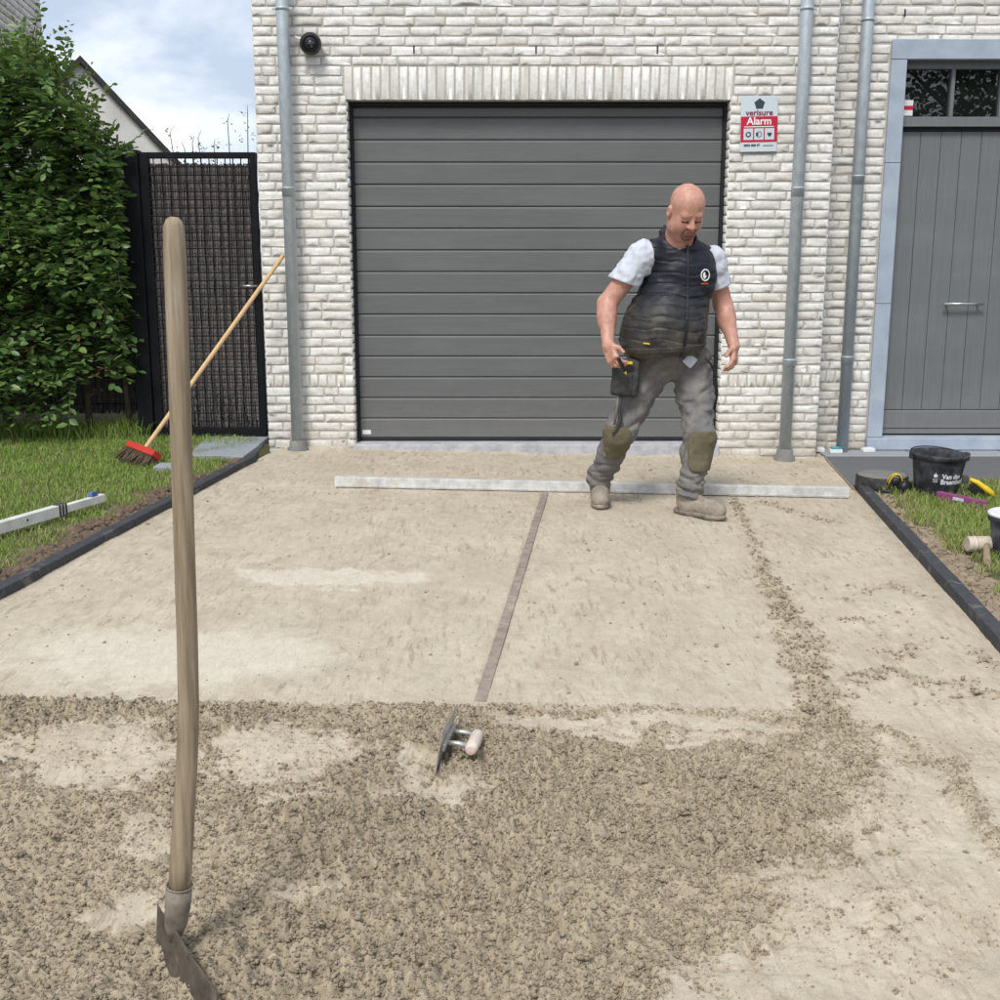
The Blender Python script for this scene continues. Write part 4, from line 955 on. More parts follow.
# long aluminium straightedge, 3 m
se = empty('straightedge', (0.54, 6.83, 0.0)); tag(se, 'long dusty aluminium straightedge lying across the sand by the house', 'straightedge')
se.rotation_euler = (0, math.atan(.022), 0); se.location.z = -0.0339 + .003
b = BM().box((-1.503, -.022, 0), (1.503, .022, .060), .003)
b.build('bar', M['alu_dusty'], se)
for s in (-1, 1): BM().box((s * 1.5035 - .0035, -.0205, .0015), (s * 1.5035 + .0035, .0205, .0585), .002).build('end_cap', M['alu_white'], se)
b = BM().box((-1.50, -.0245, .008), (1.50, -.0222, .014), .0005); b.build('edge_rib', M['alu_dusty'], se)
# flat guide rail let into the sand
gr = empty('guide_rail', (-0.062, 3.493, 0)); tag(gr, 'narrow flat steel guide rail let into the smooth sand', 'rail')
L_ = math.hypot(.325, 3.29); a_ = math.atan2(.325, 3.29)
for (q0, q1) in ((0, L_ * .52), (L_ * .52 + .002, L_)):
    b = BM(); b.box((-.019, q0, -.02), (.019, q1, .0025), .0015)
    o = b.build('rail_bar', M['rail'], gr); o.rotation_euler = (R_(-.12), 0, -a_); o.location.z = -.0206 + .003

# shovel standing in the loose sand
sh = tag(empty('shovel', (-.62, 2.1, H(-.62, 2.1))), 'upright shovel with long bent wooden handle in the loose sand', 'shovel')
so = Vector(sh.location)
pth = [(-.562, 1.416), (-.5625, 1.411), (-.5632, 1.40), (-.564, 1.35), (-.569, 1.10), (-.5755, .85), (-.580, .655), (-.585, .52), (-.595, .40), (-.607, .29), (-.617, .20), (-.625, .125)]
rad = [.006, .013, .0178, .0195, .0192, .0190, .0192, .0195, .0203, .0210, .0215, .0212]
BM().tube([Vector((x, 2.1, z)) - so for x, z in pth], rad, 20).build('handle', M['wood_old'], sh)
BM().tube([Vector((x, 2.1, z)) - so for x, z in ((-.6235, .150), (-.6275, .115), (-.634, .07), (-.640, .035))], [.0252, .0250, .022, .011], 20).build('socket', M['steel_old'], sh)
BM().lathe([(.0235, -.0015), (.0262, -.0015), (.0262, .0015), (.0235, .0015)], 24, tuple(Vector((-.6228, 2.1, .152)) - so), (.12, 0, 1)).build('socket_ring', M['steel_old'], sh)
# blade: concave sheet, nearly edge-on to the viewer, its tip buried
bl = bmesh.new(); nu, nv_ = 15, 17; rows = []
d_ = Vector((-.10, -.05, -.99)).normalized(); p0 = Vector((-.632, 2.083, .074)); w1 = Vector((.120, -.128, -.047)); w2 = Vector((-.050, .095, .0))
for i in range(nv_):
    t = i / (nv_ - 1); nar = (1 - .9 * max(0, (t - .4) / .6) ** 2.2); rw = []
    for j in range(nu):
        u = 2 * j / (nu - 1) - 1; w_ = w1 if u > 0 else w2; au = abs(u)
        bulge = Vector((-.7, -.5, 0)) * (.012 * (1 - (1 - au) ** 2)) * (1 - .4 * t)
        rw.append(bl.verts.new(p0 - so + w_ * au * nar + bulge + d_ * (.30 * t * (1 - .12 * au))))
    rows.append(rw)
for a, b2 in zip(rows, rows[1:]):
    for j in range(nu - 1): bl.faces.new((a[j], a[j + 1], b2[j + 1], b2[j])).smooth = True
bmesh.ops.solidify(bl, geom=bl.faces[:], thickness=.0035)
me = bpy.data.meshes.new('blade'); bl.to_mesh(me); bl.free(); link('blade', me, M['steel_old'], sh)

# steel plastering trowel stuck upright
tw_ = tag(empty('plastering_trowel', (-.155, 3.05, H(-.155, 3.05))), 'steel plastering trowel stuck on edge in the sand', 'trowel')
tw_.rotation_euler = (R_(-7), R_(9), R_(-7))
BM().box((-.0012, -.13, -.03), (.0012, .14, .098), .0008).build('plate', M['steel_bright'], tw_)
BM().box((.0012, -.10, .032), (.012, .11, .052), .003).build('spine', M['steel_bright'], tw_)
for yy in (-.05, .06): BM().tube([(.008, yy, .042), (.04, yy + .002, .046), (.074, yy, .044)], [.008, .0075, .0085], 8).build('bracket_arm', M['steel_bright'], tw_)
BM().tube([(.078, -.075, .042), (.078, -.070, .042), (.079, -.03, .044), (.079, .04, .044), (.078, .080, .042), (.078, .085, .042)], [.011, .0165, .0185, .0185, .0165, .011], 14).build('handle', M['pinkwood'], tw_)

# ------------------------------------------------------------------ lawn side
br = tag(empty('broom', (-2.36, 7.40, .04)), 'broom with red head leaning from lawn against the wall', 'broom')
bo = Vector(br.location)
h0 = Vector((-2.245, 7.42, .135)); h1 = Vector((-1.452, 8.115, 1.325)); hdv = (h1 - h0).normalized()
BM().tube([h0 - hdv * .03 - bo, h0 - bo, h1 - hdv * .006 - bo, h1 - bo], [.0145, .0145, .014, .010], 14).build('handle', M['wood_pale'], br)
lng = Vector((.72, -.66, -.10)); lng = (lng - hdv * lng.dot(hdv)).normalized(); wid = hdv.cross(lng)
Rm = Matrix((lng, wid, hdv)).transposed()
BM().box((-.155, -.034, -.022), (.155, .034, .022), .008, 2).build('head_block', M['red'], br)
br.children[-1].rotation_euler = Rm.to_euler(); br.children[-1].location = h0 - hdv * .022 - bo
bb = BM(); r = random.Random(4)
for i in range(26):
    for j in range(5):
        x = -.145 + .0116 * i; y = -.024 + .012 * j
        for q in range(2):
            e = Vector((x * 1.10 + r.uniform(-.012, .012), y * 1.5 + r.uniform(-.012, .012), -.115 + r.uniform(-.015, .015)))
            bb.tube([Vector((x + r.uniform(-.003, .003), y + r.uniform(-.003, .003), -.018)), e], [.0032, .0022], 4)
ob = bb.build('bristles', M['bristle'], br); ob.rotation_euler = Rm.to_euler(); ob.location = h0 - hdv * .022 - bo; kind(ob, 'stuff')
pa_ = Vector((-2.70, 4.45, 0)); pb_ = Vector((-2.085, 6.10, 0)); L_ = (pb_ - pa_).length
pf = tag(empty('aluminium_profile', (pa_.x, pa_.y, .062), math.atan2(pb_.y - pa_.y, pb_.x - pa_.x) - math.pi / 2), 'white aluminium profile wrapped with tape lying on the lawn', 'profile')
BM().box((-.022, 0, 0), (.022, L_ - .30, .055), .003).build('bar', M['alu_white'], pf)
BM().box((-.017, L_ - .299, .006), (.017, L_, .046), .003).build('inner_bar', M['alu_white'], pf)
for k in range(3): BM().box((-.0245, L_ - .36 + .022 * k, -.002), (.0245, L_ - .346 + .022 * k, .0575), .002).build('tape_wrap', M['tape'], pf)
BM().box((-.012, L_ - .10, .0465), (.012, L_ - .055, .072), .004).build('clip', M['blue'], pf)
BM().lathe([(.0005, .001), (.006, .001), (.006, -.004)], 12, (.0222, L_ - .58, .03), (1, 0, 0)).build('bolt_hole', M['dark_seal'], pf)

# ------------------------------------------------------------------ bucket lawn
def HR(x, y): return float(hr(np.array([x]), np.array([y]))[0])
def bucket(name, loc, r0, r1, hgt, mat, label, inner=None):
    t = tag(empty(name, loc), label, 'bucket')
    prof = [(.001, .004), (r0 - .006, .002), (r0, .012), (r0 + (r1 - r0) * .5, hgt * .5), (r1 - .004, hgt - .035), (r1 - .002, hgt - .03), (r1 + .007, hgt - .028), (r1 + .008, hgt - .010), (r1 + .010, hgt - .004), (r1 + .006, hgt), (r1 - .004, hgt - .003), (r1 - .010, hgt - .03), (r0 - .004, .02), (.001, .016)]
    BM().lathe(prof, 48).build('body', mat, t)
    return t
bxp, byp = 2.545, 6.80
bk = bucket('bucket', (bxp, byp, HR(bxp, byp) + .004), .118, .152, .245, M['bucket'], 'black builder bucket with white lettering on the grass')
bk.rotation_euler = (R_(1.5), R_(2.0), 0)
hb_ = BM()
hb_.tube([(.160 * math.cos(a), .160 * math.sin(a), .238 + .014 * math.sin((a - .3) * 1.0)) for a in [(.1 + 3.0 * i / 14) for i in range(15)]], .004, 8); hb_.build('bail_handle', M['black_plastic'], bk)
for s in (-1, 1): BM().box((s * .16 - .012, -.018, .205), (s * .16 + .012, .018, .252), .004).build('handle_lug', M['bucket'], bk)
def cone_wrap(a0, z0):
    def f(co):
        zz = z0 + co.y; rr_ = .118 + .034 * zz / .245 + .0012 + co.z; an = a0 + co.x / .14
        return Vector((rr_ * math.cos(an), rr_ * math.sin(an), zz))
    return f
ac = math.atan2(-byp, -bxp)
text('lettering', 'Van den', .040, M['ink_white'], bk, None, .0011, .0004, cone_wrap(ac + .20, .128), 'LEFT', .95)
text('lettering', 'Braembussche', .040, M['ink_white'], bk, None, .0011, .0004, cone_wrap(ac + .16, .096), 'LEFT', .95)
lg = BM()
for i in range(16):
    pass
def wrap_poly(pts, name):
    f = cone_wrap(ac - .06, .11); b_ = bmesh.new()
    b_.faces.new([b_.verts.new(f(Vector((u, v, 0)))) for u, v in pts]); bmesh.ops.solidify(b_, geom=b_.faces[:], thickness=.0006)
    me = bpy.data.meshes.new(name); b_.to_mesh(me); b_.free(); return link(name, me, M['ink_white'], bk)
lg.b.free()
wrap_poly([(.012 * math.cos(a * .5236), .022 + .011 * math.sin(a * .5236)) for a in range(12)], 'logo_dome')
wrap_poly([(-.002, .034), (.002, .034), (.0015, .042), (-.0015, .042)], 'logo_tip')
for i in range(3):
    for j in range(3): wrap_poly([(-.014 + .0095 * i, -.018 + .0085 * j), (-.006 + .0095 * i, -.018 + .0085 * j), (-.006 + .0095 * i, -.0125 + .0085 * j), (-.014 + .0095 * i, -.0125 + .0085 * j)], 'logo_block')

dr = tag(empty('round_weight', (2.305, 7.03, -.062)), 'low round black rubber weight on the paving edge', 'weight')
BM().lathe([(.001, .002), (.150, .002), (.156, .010), (.152, .092), (.146, .098)], 48).build('body', M['rubber'], dr)
BM().lathe([(.1455, .0975), (.138, .1015), (.120, .0985), (.06, .0990), (.001, .0985)], 48).build('top', M['rubber_top'], dr)

em = tag(empty('ear_defenders', (2.335, 6.84, HR(2.335, 6.84) + .0)), 'black ear defenders with yellow band on the grass', 'ear defenders')
for s, yy in ((0, -.035), (1, .05)):
    BM().lathe([(.001, .030), (.022, .029), (.036, .022), (.041, .008), (.041, -.012), (.034, -.02), (.001, -.02)], 24, (.035 - .03 * s, yy, .043), (.35, -1 if s == 0 else 1, .1)).build('ear_cup', M['black_plastic'], em)
arc = [(-.02 + .075 * math.cos(a) * .55, -.03 + .05 * (1 - math.sin(a)) * .4, .045 + .072 * math.sin(a)) for a in [(.15 + 2.85 * i / 14) for i in range(15)]]
BM().tube(arc, .007, 8).build('headband', M['black_plastic'], em)
for o_ in (-.013, .013): BM().tube([(p[0], p[1] + o_, p[2] + .004) for p in arc], .0045, 8).build('yellow_band', M['yellow'], em)
BM().tube([(-.10, -.01, .012), (-.05, -.02, .015), (-.01, -.02, .03)], .011, 8).build('side_arm', M['black_plastic'], em)

# yellow-handled block cutter
yt = tag(empty('yellow_tool', (2.70, 6.63, HR(2.70, 6.63))), 'yellow and black hand tool lying on the grass', 'tool'); yt.rotation_euler = (0, 0, R_(-14))
for k, (dy, dz) in enumerate(((0, .0), (.028, .012))):
    b = BM(); b.tube([(-.025 + .02 * k, dy, .118 - .03 * k + dz), (.02, dy, .098 - .02 * k + dz), (.07, dy, .06 + dz - .01 * k), (.115, dy, .022 + dz)], [.010, .015, .016, .010], 10); b.build('handle', M['yellow'], yt)
BM().box((-.065, -.008, .092), (-.03, .03, .135), .006).build('jaw', M['tape'], yt)
BM().tube([(-.045, .01, .10), (-.062, .01, .07), (-.052, .01, .035), (-.02, .01, .02)], .0045, 8).build('spring', M['chrome'], yt)
BM().box((-.03, .0, .03), (.06, .022, .075), .008, 2, Matrix.Rotation(R_(32), 3, 'Y')).build('body', M['black_plastic'], yt)
pu = tag(empty('purple_level', (2.58, 6.50, HR(2.58, 6.50) + .004)), 'short purple spirit level lying on the grass by yellow tool', 'spirit level'); pu.rotation_euler = (0, R_(4), R_(-42))
BM().box((-.135, -.017, .012), (.145, .017, .052), .004).build('body', M['purple'], pu)
BM().box((-.1365, -.014, .014), (-.1352, .014, .049), .002).build('end_cap', M['tape'], pu)
BM().box((-.04, -.0178, .024), (.02, -.0172, .042), 0).build('vial_window', M['sign_grey'], pu)

b2_ = bucket('bucket', (2.385, 5.335, HR(2.385, 5.335) + .0), .095, .118, .205, M['bucket_grey'], 'dusty grey bucket with white rim beside the mallet')
BM().lathe([(.105, .199), (.124, .197), (.129, .203), (.129, .211), (.122, .216), (.110, .212), (.001, .210)], 40).build('rim_lid', M['lid_white'], b2_)
ml = tag(empty('mallet', (2.235, 5.37, HR(2.235, 5.37) + .012)), 'dusty pale mallet with wooden handle beside grey bucket', 'mallet')
ml.rotation_euler = (0, 0, R_(4))
hx = BM(); hx.tube([(-.06, .0, .042), (-.056, 0, .042), (.07, 0, .042), (.074, 0, .042)], [.033, .036, .036, .033], 20); hx.build('head', M['mallet_head'], ml)
hx = BM(); hx.tube([(-.032, 0, .042), (-.020, 0, .042)], .0372, 20); hx.build('head_band', M['pinkwood'], ml)
hx = BM(); hx.tube([(.022, .03, .046), (.022, -.03, .042), (-.012, -.10, .028), (-.058, -.20, .018), (-.068, -.225, .017)], [.015, .0145, .0155, .018, .016], 14); hx.build('handle', M['wood_old'], ml)
for k, (x, y, c, lab) in enumerate(((2.30, 8.41, 'white', 'small white plastic cap at the foot of the wall corner'), (2.395, 8.36, 'teal', 'small white and teal box before the recessed downpipe'), (2.64, 8.40, 'white', 'small white box below the stone door surround'))):
    t = tag(empty('small_box', (x, y, -.056), R_(6 * k - 4)), lab, 'box'); w = .028 if k == 0 else .045
    BM().box((-w, -.025, 0), (w, .025, .026), .004).build('body', M['white'], t)
    if k == 1: BM().box((-.030, -.018, .0262), (.034, .02, .042), .006).build('lid', M['teal'], t)
    else: BM().box((-w * .8, -.019, .0262), (w * .8, .019, .031), .002).build('lid', M['white'], t)

# ------------------------------------------------------------------ the man (signed-distance shapes, surface nets)
class Field:
    def __init__(s, lo, hi, v):
        s.lo = np.array(lo, float); s.v = v; s.n = np.ceil((np.array(hi) - s.lo) / v).astype(int) + 1
        s.ax = [s.lo[i] + v * np.arange(s.n[i]) for i in range(3)]; s.f = np.full(tuple(s.n), 0.5, np.float32)
    def sub(s, lo, hi):
        sl = tuple(slice(max(0, int((lo[i] - s.lo[i]) / s.v)), max(0, min(int(s.n[i]), int((hi[i] - s.lo[i]) / s.v) + 2))) for i in range(3))
        return sl, s.ax[0][sl[0]][:, None, None], s.ax[1][sl[1]][None, :, None], s.ax[2][sl[2]][None, None, :]
    def add(s, prim, k=0.02):
        fn, lo, hi = prim; pad = k + .02; sl, x, y, z = s.sub(np.array(lo) - pad, np.array(hi) + pad)
        if any(q.stop <= q.start for q in sl): return s
        d = fn(x, y, z).astype(np.float32); a = s.f[sl]
        h = np.clip(.5 + .5 * (a - d) / k, 0, 1); s.f[sl] = a * (1 - h) + d * h - k * h * (1 - h); return s
    def cut(s, prim, k=0.01):
        fn, lo, hi = prim; pad = k + .02; sl, x, y, z = s.sub(np.array(lo) - pad, np.array(hi) + pad)
        if any(q.stop <= q.start for q in sl): return s
        d = -fn(x, y, z).astype(np.float32); a = s.f[sl]
        h = np.clip(.5 - .5 * (a - d) / k, 0, 1); s.f[sl] = a * (1 - h) + d * h + k * h * (1 - h); return s
    def all(s): return s.ax[0][:, None, None], s.ax[1][None, :, None], s.ax[2][None, None, :]
    def clip(s, fn):
        x, y, z = s.all(); s.f = np.maximum(s.f, fn(x, y, z).astype(np.float32)); return s
    def disp(s, fn, band=.04):
        m = np.abs(s.f) < band; i = np.nonzero(m)
        s.f[m] += fn(s.ax[0][i[0]], s.ax[1][i[1]], s.ax[2][i[2]]).astype(np.float32); return s
    def mesh(s, name):
        f = s.f; f = np.pad(f, 1, constant_values=.5); S = f < 0
        c = np.zeros(tuple(np.array(f.shape) - 1), np.int8)
        for dx in (0, 1):
            for dy in (0, 1):
                for dz in (0, 1): c += S[dx:dx + c.shape[0], dy:dy + c.shape[1], dz:dz + c.shape[2]]
        act = (c > 0) & (c < 8); ci = np.argwhere(act); idx = np.full(c.shape, -1, np.int64); idx[act] = np.arange(len(ci))
        pos = np.zeros((len(ci), 3)); cnt = np.zeros(len(ci))
        for ax in range(3):
            o = [q for q in range(3) if q != ax]
            for a in (0, 1):
                for b in (0, 1):
                    e0 = np.zeros(3, int); e0[o[0]] = a; e0[o[1]] = b; e1 = e0.copy(); e1[ax] = 1
                    p0 = ci + e0; p1 = ci + e1; f0 = f[tuple(p0.T)]; f1 = f[tuple(p1.T)]; m = (f0 < 0) != (f1 < 0)
                    t = np.where(m, f0 / np.where(m, f0 - f1, 1), 0); pos += np.where(m[:, None], e0 + t[:, None] * (e1 - e0), 0); cnt += m
        V = (ci + pos / cnt[:, None] - 1) * s.v + s.lo
        FF = []
        for ax in range(3):
            u, w = (ax + 1) % 3, (ax + 2) % 3
            sl0 = [slice(None)] * 3; sl1 = [slice(None)] * 3; sl0[ax] = slice(0, -1); sl1[ax] = slice(1, None)
            A, B = S[tuple(sl0)], S[tuple(sl1)]; e = np.argwhere(A != B); e = e[(e[:, u] > 0) & (e[:, w] > 0) & (e[:, u] < c.shape[u]) & (e[:, w] < c.shape[w])]
            if not len(e): continue
            fl = A[tuple(e.T)]
            def cell(du, dw): q = e.copy(); q[:, u] += du; q[:, w] += dw; return idx[tuple(q.T)]
            q = np.stack([cell(-1, -1), cell(0, -1), cell(0, 0), cell(-1, 0)], -1); q[~fl] = q[~fl][:, ::-1]; FF.append(q)
        return npmesh(name, V, np.concatenate(FF), True)
def cap(a, b, ra, rb=None):
    a = np.array(a, float); b = np.array(b, float); rb = ra if rb is None else rb; u = b - a; L2 = float(u @ u)
    def fn(x, y, z):
        t = np.clip(((x - a[0]) * u[0] + (y - a[1]) * u[1] + (z - a[2]) * u[2]) / L2, 0, 1)
        return np.sqrt((x - a[0] - t * u[0]) ** 2 + (y - a[1] - t * u[1]) ** 2 + (z - a[2] - t * u[2]) ** 2) - (ra + (rb - ra) * t)
    r = max(ra, rb); return fn, np.minimum(a, b) - r, np.maximum(a, b) + r
def ell(c, r, Rm=None):
    c = np.array(c, float); r = np.array(r, float); Rm = np.eye(3) if Rm is None else np.array(Rm)     # columns = local axes
    def fn(x, y, z):
        p = [(x - c[0]) * Rm[0, k] + (y - c[1]) * Rm[1, k] + (z - c[2]) * Rm[2, k] for k in range(3)]
        k0 = np.sqrt(sum((p[k] / r[k]) ** 2 for k in range(3))); k1 = np.sqrt(sum((p[k] / r[k] ** 2) ** 2 for k in range(3)))
        return k0 * (k0 - 1) / (k1 + 1e-9)
    m = r.max(); return fn, c - m, c + m
def rbox(c, h, Rm=None, rd=.01):
    c = np.array(c, float); h = np.array(h, float) - rd; Rm = np.eye(3) if Rm is None else np.array(Rm)
    def fn(x, y, z):
        p = [np.abs((x - c[0]) * Rm[0, k] + (y - c[1]) * Rm[1, k] + (z - c[2]) * Rm[2, k]) - h[k] for k in range(3)]
        return np.sqrt(sum(np.maximum(q, 0) ** 2 for q in p)) + np.minimum(np.maximum(np.maximum(p[0], p[1]), p[2]), 0) - rd
    m = np.linalg.norm(h) + rd; return fn, c - m, c + m
def nz(v): v = np.array(v, float); return v / np.linalg.norm(v)
def frame3(f, up=(0, 0, 1)):
    f = nz(f); s_ = nz(np.cross(f, up)); u = np.cross(s_, f); return np.stack([s_, f, u], 1)      # columns: side(right-hand of f), forward, up

# joints in metres
hd_c = np.array([.952, 6.215, 1.558]); neck = np.array([.925, 6.34, 1.40])
shR, shL = np.array([.745, 6.30, 1.335]), np.array([1.125, 6.43, 1.300])
elR, wrR, tpR = np.array([.562, 6.30, 1.085]), np.array([.560, 6.185, .875]), np.array([.600, 6.12, .765])
elL, wrL, tpL = np.array([1.205, 6.48, 1.065]), np.array([1.250, 6.37, .858]), np.array([1.240, 6.30, .700])
chest = np.array([.945, 6.37, 1.20]); belly = np.array([.872, 6.34, .985]); pelvis = np.array([.915, 6.44, .80])
hipR, hipL = np.array([.825, 6.43, .76]), np.array([1.035, 6.44, .76])
knR, anR = np.array([.655, 6.37, .40]), np.array([.566, 6.575, .075])
knL, anL = np.array([1.065, 6.285, .40]), np.array([1.03, 6.275, .075])
GR, GL = H(.56, 6.5), H(1.04, 6.2)
faceF = nz([math.sin(R_(14)) * math.cos(R_(31)), -math.cos(R_(14)) * math.cos(R_(31)), -math.sin(R_(31))]); HF = frame3(faceF)   # side points to his right... see hl_
def hl_(s, f, u): return hd_c + HF @ np.array([s, f, u])
def head_shape(F):
    F.add(ell(hl_(0, -.012, .035), (.087, .103, .094), HF), .02)
    F.add(ell(hl_(0, .022, -.045), (.078, .072, .088), HF), .03)
    for s in (-1, 1):
        F.add(ell(hl_(s * .040, .046, -.052), (.030, .030, .038), HF), .03)
        F.add(ell(hl_(s * .056, .005, -.085), (.028, .048, .034), HF), .03)
    F.add(ell(hl_(0, .068, -.108), (.030, .024, .022), HF), .025)
    F.add(ell(hl_(0, .010, -.125), (.050, .055, .025), HF), .03)
    F.add(cap(hl_(-.036, .076, .012), hl_(.036, .076, .012), .0165), .02)
    for s in (-1, 1):
        F.cut(ell(hl_(s * .033, .101, -.010), (.021, .017, .011), HF), .012)
        F.add(ell(hl_(s * .033, .074, -.012), (.016, .016, .011), HF), .006)
    F.add(cap(hl_(0, .092, -.004), hl_(0, .112, -.038), .010, .0145), .012)
    for s in (-1, 1): F.add(ell(hl_(s * .0145, .100, -.041), (.010, .013, .009), HF), .006)
    F.add(cap(hl_(-.020, .088, -.071), hl_(.020, .088, -.071), .0075), .008); F.add(cap(hl_(-.017, .088, -.082), hl_(.017, .088, -.082), .0085), .006)
    F.cut(cap(hl_(-.022, .099, -.0765), hl_(.022, .099, -.0765), .0028), .003)
    for s in (-1, 1):
        F.add(ell(hl_(s * .090, -.010, -.014), (.012, .022, .034), HF), .008); F.cut(ell(hl_(s * .103, -.003, -.012), (.009, .012, .019), HF), .006)
    F.add(cap(hl_(0, -.025, -.06), neck + np.array([0, .0, -.03]), .068, .080), .03)
    return F
def hand(F, p, tip, s, n, curl):
    d = nz(tip - p); s = nz(s - d * (s @ d)); n = nz(np.cross(d, s)) * (1 if np.cross(d, s) @ n > 0 else -1); Rm = np.stack([s, n, d], 1)
    F.add(rbox(p + d * .045, (.041, .0165, .050), Rm, .014), .02)
    for i, ln in enumerate((.070, .078, .073, .058)):
        q = p + d * (.086 - (.006 if i in (0, 3) else 0)) + s * (.031 - .0205 * i); a = 0.
        for j, (fr, cu) in enumerate(((.44, curl[0]), (.31, curl[1]), (.25, curl[2]))):
            a += R_(cu + 4 * i); dd = nz(d * math.cos(a) + n * math.sin(a) + s * (.10 - .07 * i)); q2 = q + dd * ln * fr
            F.add(cap(q, q2, .0098 - .0008 * j, .0092 - .0008 * j), .006); q = q2
    q = p + d * .022 + s * .034; q1 = q + nz(d * .7 + s * .65 + n * .35) * .036; q2 = q1 + nz(d * .9 + s * .15 + n * .45) * .032
    F.add(cap(q, q1, .0145, .0115), .012); F.add(cap(q1, q2, .0112, .0095), .006)
F = Field((.44, 6.02, .66), (1.36, 6.62, 1.74), .0042)
head_shape(F)
F.add(ell(chest, (.175, .12, .20)), .05); F.add(ell(belly, (.19, .15, .17)), .08); F.add(cap(shR, shL, .058), .06)
F.add(cap(shR, elR, .058, .050), .05); F.add(cap(elR, wrR, .051, .031), .02); F.add(ell(elR * .7 + wrR * .3 + np.array([-.006, 0, 0]), (.048, .048, .07)), .03)
F.add(cap(shL, elL, .058, .050), .05); F.add(cap(elL, wrL, .050, .031), .02); F.add(ell(elL * .7 + wrL * .3, (.046, .046, .07)), .03)
hand(F, wrR, tpR, np.array([.55, -.8, 0.]), np.array([1., .3, 0]), (24, 34, 30))
hand(F, wrL, tpL, np.array([-.35, -.9, 0.]), np.array([-1., .2, 0]), (16, 28, 26))

def skin():
    t = NT('skin'); n = t.noise(34, 6, 0.68); n2 = t.noise(150, 3, 0.6); r_ = t.noise(9, 3, 0.5)
    col = t.ramp(n, [(0.32, (0.42, 0.20, 0.145)), (0.68, (0.57, 0.325, 0.25))]); col = t.mix(t.ramp(r_, [(0.5, 0.0), (0.75, 0.4)]), col, (0.47, 0.20, 0.16))
    return t.out(col, 0.46, t.bump(n2, 0.08, 0.002), spec=0.4, **{'Subsurface Weight': 0.12, 'Subsurface Scale': 0.01})
M['skin'] = skin()
M['stubble'] = simple('stubble', (0.15, 0.085, 0.062), (0.24, 0.125, 0.092), 200, 0.8, 0.2)
M['eyedark'] = simple('eye_dark', (0.035, 0.02, 0.016), None, 50, 0.4, 0)
M['brow'] = simple('brow_hair', (0.24, 0.115, 0.075), (0.17, 0.08, 0.05), 200, 0.8, 0.1)
M['lip'] = simple('lip', (0.36, 0.12, 0.095), None, 60, 0.5, 0)
def cloth(name, c1, c2, dirt, dlo, dhi, rough=0.8, scale=9, weave=500, zdirt=None, bstr=.25):
    t = NT(name); n = t.noise(scale, 6, 0.65); w = t.noise(weave, 2, 0.5)
    col = t.mix(t.ramp(t.noise(scale * 3, 4, .6), [(0.35, 0.0), (0.65, 1.0)]), c1, c2)
    fac = t.ramp(n, [(dlo, 0.0), (dhi, 0.85)])
    if zdirt:
        sx = t.n.new('ShaderNodeSeparateXYZ'); t.l.new(t.P().outputs['Position'], sx.inputs[0])
        zz = t.math('ADD', sx.outputs['Z'], t.math('MULTIPLY', t.math('SUBTRACT', t.noise(7, 5, .6), .5), .25))
        mr = t.n.new('ShaderNodeMapRange'); mr.inputs['From Min'].default_value = zdirt[1]; mr.inputs['From Max'].default_value = zdirt[0]; t.l.new(zz, mr.inputs['Value'])
        fac = t.math('MULTIPLY', mr.outputs[0], t.ramp(n, [(dlo, 0.15), (dhi, 1.0)]))
    col = t.mix(fac, col, dirt)
    return t.out(col, rough, t.bump(w, bstr, 0.0015), spec=0.3)
M['vest'] = cloth('quilted_nylon', (0.008, 0.010, 0.016), (0.013, 0.016, 0.024), (0.090, 0.080, 0.062), .36, .62, .5, 8, 400, (.92, 1.13), .1)
M['tshirt'] = cloth('cotton_tee', (0.50, 0.53, 0.59), (0.56, 0.585, 0.64), (0.42, 0.42, 0.42), .6, .8, .9)
M['trousers'] = cloth('work_trousers', (0.135, 0.128, 0.128), (0.165, 0.157, 0.157), (0.24, 0.215, 0.18), .48, .70, .85, 10)
M['kneepad'] = cloth('knee_pad', (0.105, 0.090, 0.055), (0.14, 0.12, 0.075), (0.19, 0.165, 0.12), .5, .75, .8, 14)
M['boot'] = cloth('suede_boot', (0.215, 0.18, 0.145), (0.27, 0.23, 0.185), (0.36, 0.315, 0.25), .45, .65, .85, 16)
M['sole'] = cloth('boot_sole', (0.12, 0.105, 0.09), (0.16, 0.14, 0.12), (0.33, 0.29, 0.23), .4, .6, .85, 18)
M['pouch'] = cloth('pouch_canvas', (0.035, 0.036, 0.038), (0.055, 0.056, 0.058), (0.12, 0.11, 0.095), .5, .75, .85, 16)

man = link('person', F.mesh('person'), M['skin'])
tag(man, 'bald man in dark quilted vest, grey work trousers and dusty boots, striding on the sand', 'person')
def child(name, Fd, mat, parent=man): return link(name, Fd.mesh(name), mat, parent)
# short beard, brows, closed-looking eyes
lo, hi = hd_c - .17, hd_c + .17
F2 = head_shape(Field(lo, hi, .003)); F2.f -= .0035
reg = Field(lo, hi, .003); reg.add(ell(hl_(0, .080, -.104), (.036, .04, .024), HF), .01); reg.add(cap(hl_(-.026, .088, -.058), hl_(.026, .088, -.058), .008), .006)
for s in (-1, 1): reg.add(cap(hl_(s * .029, .085, -.060), hl_(s * .030, .078, -.098), .009), .006)
reg.cut(ell(hl_(0, .10, -.077), (.020, .03, .0125), HF), .004)
F2.f = np.maximum(F2.f, reg.f); child('beard', F2, M['stubble'])
F3 = head_shape(Field(lo, hi, .003)); F3.f -= .0022; reg = Field(lo, hi, .003)
for s in (-1, 1): reg.add(cap(hl_(s * .014, .095, .015), hl_(s * .050, .080, .018), .0042), .003)
F3.f = np.maximum(F3.f, reg.f); child('eyebrows', F3, M['brow'])
